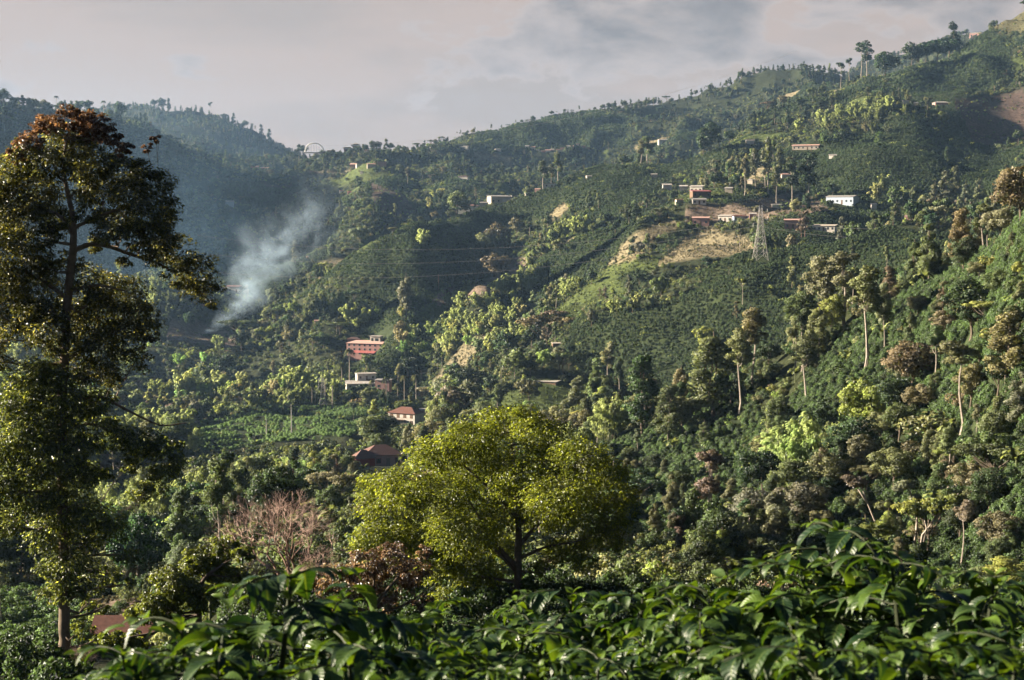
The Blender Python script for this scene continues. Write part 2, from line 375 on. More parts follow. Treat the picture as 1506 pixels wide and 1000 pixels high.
def make_tree(kind,seed,lo=False):
    rng=np.random.default_rng(seed); lv=Leaves(rng); mb=MB(); lm,bm=M['leaf'],M['bark']
    q=.22 if lo else 1.0; ls=(1.0 if not lo else 2.1)
    if kind=='round':      # wide rounded crown, H = 12
        H=12; lobes=ellipsoids_in(rng,15,0,0,7.4,3.9,3.5,1.3,2.2,.72)
        limbs(mb,(0,0,-.6),(0.2,0,8),lobes,.28,rng,frac=.35,skip=2)
        lobes_fill(lv,lobes,5200*q,.40*ls,rng)
    elif kind=='leafy':    # tall crown that starts low, no trunk to see, H = 18
        H=18; lobes=[]
        for i in range(24):
            t=rng.uniform(.12,.95); R=3.3*(1-.72*max(0,(t-.45)/.5)**1.4)*(.75+.25*min(1,t*3)); a=rng.uniform(0,6.28); rr=R*rng.uniform(.3,.75)
            rad=rng.uniform(1.1,1.8)*(1.1-.4*t); lobes.append((rr*math.cos(a),rr*math.sin(a),t*16.5+.6,rad,rad*.8))
        limbs(mb,(0,0,-.6),(0,0.2,16),lobes,.26,rng,skip=3)
        lobes_fill(lv,lobes,5600*q,.42*ls,rng)
    elif kind=='tall':     # high crown on a bare pale trunk, H = 20
        H=20; lobes=[]; bm=M['pale_bark']
        for i in range(17):
            t=rng.uniform(0,1); R=2.6*(1-.5*t); a=rng.uniform(0,6.28); rr=R*rng.uniform(.2,.85); rad=rng.uniform(.9,1.6)
            lobes.append((rr*math.cos(a),rr*math.sin(a),9.5+t*9.3,rad,rad*.75))
        limbs(mb,(0,0,-.6),(.4,0,18),lobes,.25,rng,frac=.5,skip=2)
        lobes_fill(lv,lobes,4200*q,.38*ls,rng,shell=.6)
    elif kind=='pole':     # small tuft of a crown on a long pale trunk, H = 18
        H=18; lobes=[]; bm=M['pale_bark']
        for i in range(9):
            a=rng.uniform(0,6.28); rr=rng.uniform(.2,2.4); rad=rng.uniform(.8,1.35)
            lobes.append((rr*math.cos(a),rr*math.sin(a),14.2+rng.uniform(-1.3,2.6),rad,rad*.65))
        limbs(mb,(0,0,-.6),(.3,.1,15.6),lobes,.2,rng,frac=.75)
        lobes_fill(lv,lobes,2200*q,.36*ls,rng,shell=.5)
    elif kind=='umbrella': # flat layered crown on forked limbs, H = 9
        H=9; lobes=[]
        for i in range(15):
            a=rng.uniform(0,6.28); rr=5.2*math.sqrt(rng.uniform(0.02,1)); rad=rng.uniform(1.2,1.9)
            lobes.append((rr*math.cos(a),rr*math.sin(a),7.9-rr*.16+rng.uniform(-.5,.4),rad,rad*.36))
        limbs(mb,(0,0,-.6),(.1,0,5.2),lobes,.25,rng,frac=.5)
        lobes_fill(lv,lobes,3600*q,.34*ls,rng,up=.5)
    elif kind=='withered': # brown thin crown, H = 14
        H=14; lobes=[]; bm=M['red_bark']
        for i in range(16):
            t=rng.uniform(0,1); R=2.7*(1-.6*t); a=rng.uniform(0,6.28); rr=R*rng.uniform(.2,.95); rad=rng.uniform(.8,1.4)
            lobes.append((rr*math.cos(a),rr*math.sin(a),4+t*9,rad,rad*.7))
        limbs(mb,(0,0,-.6),(.2,0,12.5),lobes,.2,rng,frac=.25)
        lobes_fill(lv,lobes,2600*q,.32*ls,rng,shell=.3)
    elif kind=='eucalyptus': # dark irregular high crown, H = 24
        H=24; lobes=[]; bm=M['pale_bark']
        for i in range(14):
            t=rng.uniform(0,1); R=3.4*(1-.45*t); a=rng.uniform(0,6.28); rr=R*rng.uniform(.2,.9); rad=rng.uniform(1.2,2.0)
            lobes.append((rr*math.cos(a),rr*math.sin(a),10+t*12,rad,rad*.8))
        limbs(mb,(0,0,-.6),(.4,0,21),lobes,.32,rng,frac=.45,skip=2)
        lobes_fill(lv,lobes,3800*q,.50*ls,rng,shell=.65)
    elif kind=='bush':     # low shrub, H = 3
        H=3; lobes=ellipsoids_in(rng,7,0,0,1.3,1.3,.9,.6,1.0,.8)
        mb=None; lobes_fill(lv,lobes,(900 if not lo else 170),.24*(1 if not lo else 2.1),rng)
    elif kind=='coffee':   # one shrub of a plantation, H = 2
        H=2; lobes=[(0,0,.75,.85,.75),(.25,.1,1.25,.5,.5),(-.2,-.15,1.2,.5,.45)]
        mb=None; lobes_fill(lv,lobes,(420 if not lo else 95),.2*(1 if not lo else 1.9),rng)
    elif kind=='bamboo':   # clump of arching plumes, H = 15
        H=15; n=26 if not lo else 16; mb=MB(); bm=M['stem']; lm=M['leaf']
        for i in range(n):
            a=rng.uniform(0,6.28); b0=rng.uniform(.1,1.7); hh=rng.uniform(10,15.5); lean=rng.uniform(1.2,5.2)
            ts=np.linspace(0,1,9); rad=b0+lean*ts**2.2; z=hh*(ts-.30*ts**4*(lean/4)); 
            P=np.stack([rad*math.cos(a),rad*math.sin(a),z-.4],1); mb.tube(P,[.07*(1.05-t) for t in ts],4,0,cap=False)
            k=int((210 if not lo else 44)); t=rng.uniform(.28,1.0,k)**.8
            pc=np.stack([np.interp(t,ts,P[:,j]) for j in range(3)],1)
            spread=(.25+.95*np.sin(np.clip((t-.2)/.85,0,1)*math.pi)**.8)
            off=rng.normal(size=(k,3))*np.array([.55,.55,.42])*spread[:,None]
            p=pc+off; ax=unit(off*np.array([1,1,.4])+np.array([math.cos(a)*.5,math.sin(a)*.5,-.75]))
            nn=unit(off+np.array([0,0,.7])+rng.normal(size=(k,3))*.35)
            lv.put(p,nn,(.75 if not lo else 1.45)*rng.uniform(.7,1.3,k),np.clip(.35+.35*t+rng.normal(size=k)*.15,0,1),axis=ax,w=.36 if not lo else .45,bulge=off/np.array([.55,.55,.42])+np.array([0,0,.3]))
    elif kind=='palm':     # tall palm, H = 16
        H=16; bm=M['pale_bark']; mb.tube([(0,0,-.6),(.1,0,5),(.15,.05,10),(.1,0,14.2)],[.3,.22,.18,.15],7)
        for i in range(17):
            a=6.28*i/17+rng.uniform(-.2,.2); up=rng.uniform(-.15,1.0); L=3.4; ts=np.linspace(0,1,9)
            x=L*ts*(1-.15*ts); z=14.3+L*(up*ts-(.95+up*.4)*ts**2)
            P=np.stack([x*math.cos(a)+.1,x*math.sin(a),z],1); d=unit(np.gradient(P,axis=0))
            side=np.array([-math.sin(a),math.cos(a),0])
            for sg in (-1,1):
                k=26 if not lo else 9; t=np.linspace(.12,1,k); pc=np.stack([np.interp(t,ts,P[:,j]) for j in range(3)],1)
                ln=(.95*np.sin(t*math.pi*.9+.25))[:,None].clip(.25); ax=unit(side*sg*1.0+np.array([0,0,-.55])+.3*np.array([math.cos(a),math.sin(a),0]))
                lv.put(pc+ax*ln*.5,np.array([math.cos(a)*.3,math.sin(a)*.3,1.])+side*sg*.5+np.zeros((k,3)),ln[:,0]*1.0,rng.uniform(.3,.7,k),axis=np.broadcast_to(ax,(k,3)),w=(.16 if not lo else .42))
    elif kind=='banana':   # H = 4
        H=4; mb.tube([(0,0,-.3),(0,0,1),(0.05,0,2.0)],[.16,.13,.1],6); bm=M['stem']
        for j,(ox,oy,h) in enumerate([(0,0,1),(.9,.5,.7),(-.7,.6,.8)] if not lo else [(0,0,1)]):
            for i in range(9):
                a=6.28*i/9+rng.uniform(-.3,.3); up=rng.uniform(.7,1.6); L=2.1*h; ts=np.linspace(0,1,6)
                P=np.stack([ox+L*ts*.8*math.cos(a),oy+L*ts*.8*math.sin(a),1.9*h+L*(up*ts-(.9)*ts**2.2)],1)
                side=np.array([-math.sin(a),math.cos(a),0])
                for k in range(5):
                    mid=(P[k]+P[k+1])/2; ax=unit(P[k+1]-P[k]); 
                    lv.put(mid[None],np.cross(ax,side)[None]*np.sign(np.cross(ax,side)[2]+1e-6),np.linalg.norm(P[k+1]-P[k])*1.5,.35+.3*rng.uniform(),axis=ax[None],w=1.0)
    r=finish(kind,lv,mb,lm,bm,fold=.22 if kind!='banana' else .1); r['H']=H; r['kind']=kind
    return r
for k,n in (('round',3),('leafy',3),('tall',3),('pole',2),('umbrella',2),('withered',2),('eucalyptus',3),('bush',3),('coffee',2),('bamboo',3),('palm',2),('banana',2)):
    PROTO[k]=[make_tree(k,100+i*7+len(k)) for i in range(n)]
    PROTO[k+'_lo']=[make_tree(k,500+i*7+len(k),True) for i in range(n)]
# ---------------------------------------------------------------- sun, sky and air
SUN_AZ, SUN_EL = -80.0, 18.0
EXPO=2.25; SKY_K=2**-EXPO*.93
def sun_vec(az,el):
    a,e=math.radians(az),math.radians(el); return Vector((math.sin(a)*math.cos(e),math.cos(a)*math.cos(e),math.sin(e)))
sl=bpy.data.lights.new('sun','SUN'); sl.energy=5.0; sl.angle=math.radians(.6); sl.color=(1.0,.86,.66)
so=bpy.data.objects.new('sun',sl); COL.objects.link(so); so.rotation_euler=sun_vec(SUN_AZ,SUN_EL).to_track_quat('Z','Y').to_euler()
w=bpy.data.worlds.new("World"); scene.world=w; w.use_nodes=True; nt=w.node_tree; L=nt.links.new
bg=nt.nodes['Background']
sk=N(nt,'ShaderNodeTexSky'); sk.sky_type='NISHITA'; sk.sun_disc=False; sk.sun_elevation=math.radians(SUN_EL); sk.sun_rotation=math.radians(SUN_AZ)
sk.altitude=1500; sk.air_density=1.0; sk.dust_density=3.0; sk.ozone_density=1.0
skc=mixc(nt,1.0,sk.outputs[0],(.06,.055,.05),'MULTIPLY')
tc=N(nt,'ShaderNodeTexCoord'); sp=N(nt,'ShaderNodeSeparateXYZ'); L(tc.outputs['Generated'],sp.inputs[0])
# cloud deck: the view direction projected on a high flat layer, stretched near the horizon
zz=mathn(nt,'ADD',mathn(nt,'MAXIMUM',sp.outputs[2],0.0),.16)
cx_=mathn(nt,'DIVIDE',sp.outputs[0],zz); cy_=mathn(nt,'DIVIDE',sp.outputs[1],zz)
cb=N(nt,'ShaderNodeCombineXYZ'); L(cx_,cb.inputs[0]); L(cy_,cb.inputs[1]); L(mathn(nt,'MULTIPLY',sp.outputs[2],5.0),cb.inputs[2])
n1=N(nt,'ShaderNodeTexNoise',i_Scale=1.15,i_Detail=9.0,i_Roughness=.55,i_Distortion=.25); L(cb.outputs[0],n1.inputs['Vector'])
mp=N(nt,'ShaderNodeMapping'); mp.inputs['Location'].default_value=(3.7,1.2,.4); mp.inputs['Scale'].default_value=(9,9,20); L(tc.outputs['Generated'],mp.inputs[0])
n2=N(nt,'ShaderNodeTexNoise',i_Scale=1.3,i_Detail=9.0,i_Roughness=.58,i_Distortion=.2); L(mp.outputs[0],n2.inputs['Vector'])
# veil of high cloud everywhere, heavier lumps towards the right and higher up
veil=N(nt,'ShaderNodeMapRange',i_1=.30,i_2=.75,i_3=.93,i_4=1.0); L(n1.outputs[0],veil.inputs[0])
base=mixc(nt,veil.outputs[0],skc,(.61,.49,.435))
thin=N(nt,'ShaderNodeMapRange',i_1=.46,i_2=.60,i_3=0,i_4=.85); L(n1.outputs[0],thin.inputs[0])
base=mixc(nt,thin.outputs[0],base,(.48,.415,.385))
# cumulus: mask by direction
right=N(nt,'ShaderNodeMapRange',i_1=-.07,i_2=.04,i_3=0,i_4=1.0); L(sp.outputs[0],right.inputs[0])
high=N(nt,'ShaderNodeMapRange',i_1=.072,i_2=.112,i_3=0,i_4=1.0); L(sp.outputs[2],high.inputs[0])
m_=mathn(nt,'MULTIPLY',right.outputs[0],high.outputs[0])
n2k=mathn(nt,'MULTIPLY_ADD',n2.outputs[0],1.9); n2k.node.inputs[2].default_value=-.45
den=mathn(nt,'ADD',n2k,mathn(nt,'MULTIPLY_ADD',m_,.30)); den.node.inputs[1].links[0].from_node.inputs[2].default_value=-.15
cm=N(nt,'ShaderNodeMapRange',i_1=.50,i_2=.56); L(den,cm.inputs[0])
core=N(nt,'ShaderNodeMapRange',i_1=.54,i_2=.86); L(den,core.inputs[0])
cc=mixc(nt,core.outputs[0],(.60,.52,.49),(.30,.285,.295))
mp3=N(nt,'ShaderNodeMapping'); mp3.inputs['Scale'].default_value=(22,22,34); mp3.inputs['Location'].default_value=(1,5,2); L(tc.outputs['Generated'],mp3.inputs[0])
n3=N(nt,'ShaderNodeTexNoise',i_Scale=1.0,i_Detail=6.0,i_Roughness=.6); L(mp3.outputs[0],n3.inputs['Vector'])
b3=N(nt,'ShaderNodeMapRange',i_1=.45,i_2=.70,i_3=0,i_4=.45); L(n3.outputs[0],b3.inputs[0])
cc=mixc(nt,b3.outputs[0],cc,(.56,.50,.49))
full=mixc(nt,cm.outputs[0],base,cc)
# the bright veil thins out overhead; unseen sky there darkened to cut fill light
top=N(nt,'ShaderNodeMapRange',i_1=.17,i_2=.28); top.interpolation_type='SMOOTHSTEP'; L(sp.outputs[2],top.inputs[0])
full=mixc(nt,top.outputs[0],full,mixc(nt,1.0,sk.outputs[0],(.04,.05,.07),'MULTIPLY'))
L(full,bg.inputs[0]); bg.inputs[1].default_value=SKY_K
scene.view_settings.view_transform='Standard'; scene.view_settings.look='None'; scene.view_settings.gamma=1; scene.view_settings.exposure=EXPO
c=scene.cycles; c.max_bounces=6; c.diffuse_bounces=2; c.glossy_bounces=2; c.transmission_bounces=4; c.volume_bounces=1; c.transparent_max_bounces=8
try: c.use_adaptive_sampling=True; c.adaptive_threshold=.02; c.use_denoising=True; c.denoiser='OPENIMAGEDENOISE'
except Exception: pass
c.volume_step_rate=1.0; c.caustics_reflective=False; c.caustics_refractive=False; c.sample_clamp_indirect=4
# haze: one closed box of even thin air round camera and scene
def closed_box(name,x0,x1,y0,y1,z0,z1,mat):
    mb=MB(); mb.box(x0,x1,y0,y1,z0,z1); return mb.build(name,mat)
hm,hnt,ho=new_mat('haze_air'); hv=N(hnt,'ShaderNodeVolumePrincipled'); hv.inputs['Color'].default_value=(.40,.64,1,1); hv.inputs['Density'].default_value=HAZE_D; hv.inputs['Anisotropy'].default_value=.3
hnt.links.new(hv.outputs[0],ho.inputs['Volume'])
haze=closed_box('haze',-5450,5450,-5450,5450,float(GZ.min())-2,float(GZ.max())+45,hm); tag(haze,'thin bluish haze filling the valley air',None,None,'stuff')
# ---------------------------------------------------------------- land cover, outlined on the photograph and carried onto the land by range
ZONES=[ # kind, polygon (photo pixels), rmin, rmax ; later ones win
 ('coffee',[(845,470),(900,457),(960,450),(1000,440),(1040,415),(1080,400),(1130,388),(1185,388),(1200,470),(1180,520),(1100,580),(1020,610),(930,600),(870,565),(830,510)],560,905),
 ('coffee',[(1150,392),(1260,366),(1340,348),(1440,340),(1420,460),(1200,500)],640,905),
 ('coffee',[(480,412),(530,370),(580,335),(620,315),(690,298),(770,300),(740,370),(700,395),(640,430),(560,410)],1130,1480),
 ('coffee',[(285,668),(290,622),(400,598),(535,598),(560,615),(520,640),(470,652),(330,670)],560,930),
 ('coffee',[(1150,262),(1180,225),(1290,180),(1350,165),(1430,270),(1420,330),(1280,300),(1180,285)],1150,1620),
 ('coffee',[(1290,112),(1360,68),(1450,46),(1490,60),(1470,130),(1400,150),(1310,150),(1200,150)],1640,2200),
 ('coffee',[(330,392),(420,362),(445,400),(400,440),(330,430)],1250,1700),
 ('coffee',[(1060,900),(1130,690),(1180,560),(1260,470),(1340,430),(1506,300),(1700,180),(1700,960)],130,430),
 ('coffee',[(880,760),(880,662),(940,640),(1020,612),(1100,570),(1130,640),(1080,800),(960,840)],200,430),
 ('coffee',[(-60,880),(120,868),(150,1010),(-60,1010)],110,260),
 ('coffee',[(690,225),(700,190),(780,168),(860,158),(920,170),(930,215),(800,222)],2150,2700),
 ('coffee',[(935,385),(990,345),(1020,335),(1030,345),(985,388),(940,400)],990,1100),
 ('coffee',[(560,410),(640,440),(600,470),(500,440)],1080,1200),
 ('coffee',[(850,310),(950,300),(1000,250),(900,262),(830,285)],1200,1560),
 ('coffee',[(1120,330),(1300,300),(1330,350),(1200,380),(1130,385)],905,1150),
 ('coffee',[(660,250),(760,300),(700,290),(620,300)],1500,1900),
 ('coffee',[(1230,250),(1420,180),(1506,250),(1506,290),(1440,300),(1300,300)],1000,1700),
 ('coffee',[(470,560),(620,540),(640,570),(500,580)],850,1000),
 ('soil',[(640,440),(655,424),(700,400),(745,378),(775,380),(770,412),(710,436),(650,448)],950,1300),
 ('stubble',[(893,388),(930,345),(978,321),(1003,330),(965,352),(925,388)],940,1220),
 ('stubble',[(955,394),(1015,345),(1045,333),(1100,350),(1135,388),(1050,398)],930,1180),
 ('soil',[(1000,322),(1022,300),(1080,300),(1110,292),(1160,285),(1205,295),(1235,322),(1150,326),(1050,324)],1030,1330),
 ('rust',[(1402,148),(1560,128),(1560,246),(1480,246),(1425,205)],1480,2000),
 ('grassbrown',[(1445,40),(1506,8),(1580,0),(1580,52),(1480,48)],1850,2300),
 ('rust',[(545,268),(598,288),(628,335),(590,325),(550,305)],1550,1850),
 ('rust',[(330,325),(350,328),(410,372),(385,378),(340,365)],1500,1900),
 ('soil',[(250,468),(320,478),(352,498),(335,515),(240,505)],1000,1330),
 ('soil',[(400,842),(500,822),(520,862),(400,880)],95,180),
 ('soil',[(130,880),(230,878),(235,925),(130,930)],140,215),
 ('rust',[(1385,728),(1430,722),(1440,770),(1405,780)],150,250),
 ('soil',[(640,700),(700,690),(690,715),(635,715)],430,620),
 ('grass',[(478,255),(520,242),(545,236),(552,250),(505,275),(470,275)],1750,2050),
 ('grass',[(485,285),(540,258),(530,280),(490,300)],1700,1900),
 ('grass',[(405,302),(450,288),(440,300),(410,312)],1800,2100),
 ('grass',[(740,462),(800,425),(860,404),(900,387),(965,381),(965,393),(885,410),(820,438),(765,470)],900,1010),
 ('grass',[(585,598),(650,588),(655,605),(590,608)],780,960),
 ('grass',[(715,580),(820,560),(870,575),(860,622),(720,622)],620,800),
 ('grass',[(640,640),(680,620),(670,660),(630,665)],600,720),
 ('grass',[(560,700),(600,690),(620,720),(570,740)],380,560),
]
ZK={'wood':0,'coffee':1,'soil':2,'stubble':3,'grass':4,'rust':5,'grassbrown':6}
ZCOL={0:(.026,.032,.014),1:(.026,.036,.015),2:(.155,.118,.090),3:(.175,.150,.092),4:(.065,.085,.026),5:(.070,.050,.042),6:(.085,.080,.04)}
def pip(px,py,poly):
    ins=np.zeros(px.shape,bool); n=len(poly)
    for i in range(n):
        x0,y0=poly[i];x1,y1=poly[(i+1)%n]
        if y0==y1: continue
        c=((y0>py)!=(y1>py))&(px<(x1-x0)*(py-y0)/(y1-y0)+x0); ins^=c
    return ins
def zone_of(X,Y,Z,jit=7.0):
    px,py=to_pix(X,Y,Z); r=np.hypot(X,Y)
    s=np.maximum(r,1)*.012
    px=px+jit*2*(fbm(X/s,Y/s,31,3)-.5); py=py+jit*(fbm(X/s+5,Y/s,37,3)-.5)
    z=np.zeros(px.shape,int)
    # a patchwork of small plots between the woods
    wx=X+18*fbm(X/30,Y/30,41,2); wy=Y+18*fbm(X/30,Y/30,43,2); pl=vnoise(wx/62,wy/62,45); pb=vnoise(wx/48+7,wy/48,47)
    mid=(r>640)&(r<2500)&(Y>0)&(px>470)
    z[mid&(pl>.60)]=ZK['coffee']; z[mid&(pb>.80)&(r>850)]=ZK['grass']; z[mid&(pb<.13)&(r>850)]=ZK['stubble']
    lft=(r>1200)&(r<2400)&(px<=470)&(Y>0); z[lft&(pl>.70)]=ZK['coffee']; z[lft&(pb<.08)]=ZK['rust']
    for k,poly,a,b in ZONES:
        z[pip(px,py,poly)&(r>a)&(r<b)&(Y>0)]=ZK[k]
    return z
ZG=zone_of(GX,GY,GZ)
gc=np.zeros(GX.shape+(3,))
for k,c_ in ZCOL.items(): gc[ZG==k]=c_
n_a=fbm(GX/9.0,GY/9.0,51,4)[...,None]; n_b=fbm(GX/60.0,GY/60.0,57,4)[...,None]
gc*= (.65+.7*n_a)*(.75+.5*n_b)
gc=gc*(1-.25*np.clip(n_b-.55,0,1)*np.array([0,.5,1]))
# wheel-worn track along the crest of the long spur
nA,nR=GX.shape
idx=np.arange(nA*nR).reshape(nA,nR)
q=np.stack([idx[:-1,1:],idx[1:,1:],idx[1:,:-1],idx[:-1,:-1]],-1).reshape(-1,4); q=np.flip(q,1)
wrap=np.stack([idx[-1,1:],idx[0,1:],idx[0,:-1],idx[-1,:-1]],-1); q=np.concatenate([q,np.flip(wrap,1)])
cap=np.array([[idx[i,0],idx[(i+1)%nA,0],nA*nR] for i in range(nA)])
V=np.concatenate([np.stack([GX,GY,GZ],-1).reshape(-1,3),[[0,0,float(GZ[:,0].mean())]]])
cc_=np.concatenate([gc.reshape(-1,3),[[.04,.04,.02]]]); cc4=np.concatenate([cc_,np.ones((len(cc_),1))],1)
gm,gnt,go=new_mat('hill_ground'); L=gnt.links.new
p=N(gnt,'ShaderNodeBsdfPrincipled',i_Roughness=.95); p.inputs['Specular IOR Level'].default_value=.1
ga=N(gnt,'ShaderNodeAttribute',attribute_name='cover'); tc=N(gnt,'ShaderNodeTexCoord')
nz=N(gnt,'ShaderNodeTexNoise',i_Scale=.35,i_Detail=8.0,i_Roughness=.7); L(tc.outputs['Object'],nz.inputs['Vector'])
mr=N(gnt,'ShaderNodeMapRange',i_1=.32,i_2=.68,i_3=.40,i_4=1.55); L(nz.outputs[0],mr.inputs[0])
cm_=N(gnt,'ShaderNodeCombineXYZ'); [L(mr.outputs[0],cm_.inputs[i]) for i in range(3)]
L(mixc(gnt,1.0,ga.outputs['Color'],cm_.outputs[0],'MULTIPLY'),p.inputs['Base Color'])
bp=N(gnt,'ShaderNodeBump',i_Strength=.7,i_Distance=1.2); L(nz.outputs[0],bp.inputs['Height']); L(bp.outputs[0],p.inputs['Normal'])
L(p.outputs[0],go.inputs[0])
ground=obj('ground',mesh_np('ground',V,[cap.astype(np.int32)[:,::-1],q],[gm],smooth=True,attrs={'cover':('POINT','FLOAT_COLOR',cc4)}))
tag(ground,kind='structure')

# ---------------------------------------------------------------- scatter
HORMAX=np.maximum.accumulate(GTF,axis=1)   # highest elevation tangent met so far along each azimuth
def visible(X,Y,Z,H,margin=.0025,rowmin=-1.0):
    """does anything of height H at (X,Y,Z) show above what stands nearer (or nearly so)?"""
    az=np.arctan2(X,Y); r=np.hypot(X,Y); i=np.rint((az-AZ_F[0])/(AZ_F[1]-AZ_F[0])).astype(int); ok=(i>=0)&(i<900)
    i=np.clip(i,0,899); k=np.clip(np.searchsorted(RR,r*.985)-1,0,len(RR)-1)
    return ok&((Z+H)/r>HORMAX[i,k]-margin)&(np.abs(az)<.36)
def sample_land(spacing_fn, rmin, rmax, seed, azlim=.335):
    """random points on the land, one per spacing(r)^2 square metres"""
    rng=np.random.default_rng(seed); out=[]
    edges=np.geomspace(rmin,rmax,40)
    for a,b in zip(edges[:-1],edges[1:]):
        area=azlim*(b*b-a*a); n=int(3.0*area/spacing_fn((a+b)/2)**2)
        r=np.sqrt(rng.uniform(a*a,b*b,n)); az=rng.uniform(-azlim,azlim,n); out.append(np.stack([r*np.sin(az),r*np.cos(az)],1))
    P=np.concatenate(out); X,Y=P.T; e=2.0
    gx=(fast_z(X+e,Y)-fast_z(X-e,Y))/(2*e); gy=(fast_z(X,Y+e)-fast_z(X,Y-e))/(2*e)   # steep ground holds more plants per plan area
    k=rng.uniform(size=len(X))<np.minimum(1,np.sqrt(1+gx*gx+gy*gy)/3.0); return P[k],rng
def fast_z(X,Y):
    """bilinear height from the grid (exact to the mesh)"""
    az=np.arctan2(X,Y); r=np.hypot(X,Y)
    fi=(az-AZ_F[0])/(AZ_F[1]-AZ_F[0]); i=np.clip(np.floor(fi).astype(int),0,898); fi=np.clip(fi-i,0,1)
    k=np.clip(np.searchsorted(RR,r)-1,0,len(RR)-2); fr=(r-RR[k])/(RR[k+1]-RR[k])
    Z=GZ[_f0:_f0+900]
    return (Z[i,k]*(1-fi)*(1-fr)+Z[i+1,k]*fi*(1-fr)+Z[i,k+1]*(1-fi)*fr+Z[i+1,k+1]*fi*fr)
def gn_scatter(name, protos, P, idx, rotz, scl, tint, label=None):
    me=bpy.data.meshes.new(name+'_points'); n=len(P); me.vertices.add(n); me.vertices.foreach_set('co',np.asarray(P,np.float32).ravel())
    for an,ty,val in (('pick','INT',idx),('turn','FLOAT',rotz),('size','FLOAT',scl)):
        at=me.attributes.new(an,ty,'POINT'); at.data.foreach_set('value',np.asarray(val,np.int32 if ty=='INT' else np.float32))
    at=me.attributes.new('tint','FLOAT_VECTOR','POINT'); at.data.foreach_set('vector',np.asarray(tint,np.float32).ravel())
    o=obj(name,me)
    coll=bpy.data.collections.new(name+'_kinds')
    for k,m_ in enumerate(protos):
        po=bpy.data.objects.new('%03d_%s'%(k,name),m_); coll.objects.link(po)
    ng=bpy.data.node_groups.new(name+'_scatter','GeometryNodeTree'); ng.interface.new_socket('Geometry',in_out='INPUT',socket_type='NodeSocketGeometry'); ng.interface.new_socket('Geometry',in_out='OUTPUT',socket_type='NodeSocketGeometry')
    gi=ng.nodes.new('NodeGroupInput');gout=ng.nodes.new('NodeGroupOutput'); ci=ng.nodes.new('GeometryNodeCollectionInfo'); ci.inputs[0].default_value=coll; ci.inputs['Separate Children'].default_value=True; ci.inputs['Reset Children'].default_value=True
    ip=ng.nodes.new('GeometryNodeInstanceOnPoints'); ip.inputs['Pick Instance'].default_value=True
    def na(nm,ty):
        a=ng.nodes.new('GeometryNodeInputNamedAttribute'); a.data_type=ty; a.inputs[0].default_value=nm; return a.outputs['Attribute']
    l=ng.links.new; l(gi.outputs[0],ip.inputs['Points']); l(ci.outputs[0],ip.inputs['Instance']); l(na('pick','INT'),ip.inputs['Instance Index'])
    cx=ng.nodes.new('ShaderNodeCombineXYZ'); l(na('turn','FLOAT'),cx.inputs[2]); l(cx.outputs[0],ip.inputs['Rotation'])
    l(na('size','FLOAT'),ip.inputs['Scale']); l(ip.outputs[0],gout.inputs[0])
    md=o.modifiers.new('scatter','NODES'); md.node_group=ng
    tag(o,label,None,None,'stuff'); return o
# ---------------------------------------------------------------- tints (real leaf colours)
T_DARK=(.030,.048,.020);T_MID=(.058,.076,.030);T_OLIVE=(.102,.110,.050);T_LIME=(.135,.160,.042);T_BROWN=(.118,.104,.062);T_PINK=(.140,.112,.088);T_BAMB=(.250,.290,.105);T_GREY=(.10,.108,.068);T_COF=(.038,.062,.020)
PAL=np.array([T_DARK,T_MID,T_OLIVE,T_LIME,T_BROWN,T_PINK,T_GREY])
def pal_pick(rng,n,w):
    k=rng.choice(len(PAL),n,p=np.array(w)/sum(w)); t=PAL[k]*rng.uniform(.75,1.3,(n,1))*(1+rng.normal(size=(n,3))*.06); return np.clip(t,.01,.4)
# bamboo belts seen in the photo
BAMB=[([(190,600),(280,525),(420,555),(500,575),(500,598),(300,598)],640,1050),([(480,455),(560,430),(640,432),(760,428),(775,470),(700,505),(600,505),(500,480)],930,1130),
 ([(290,735),(340,690),(420,660),(520,668),(500,700),(420,735)],350,640),([(610,470),(770,450),(760,520),(640,530)],850,1000),([(1150,190),(1240,150),(1340,165),(1310,240),(1240,230)],1380,1640)]
KEEP_CLEAR=[]   # (x,y,radius) kept free of scatter: houses, pylon, hand-placed trees
def clear_mask(X,Y):
    m=np.ones(len(X),bool)
    for x,y,r in KEEP_CLEAR: m&=((X-x)**2+(Y-y)**2>r*r)
    return m
def screen_clear(px,py,r,H=8.0,W=2.5):
    """keep scatter out of the sight lines to things that must show"""
    m=np.ones(len(px),bool)
    for x0,x1,y0,y1,ra in SIGHT: s=FPX/r; m&=~((px+W*s>x0+3)&(px-W*s<x1-3)&(py>y0)&(py-H*s<y1-14)&(r<ra*1.01)&(r>(105 if ra<200 else 125)))
    return m
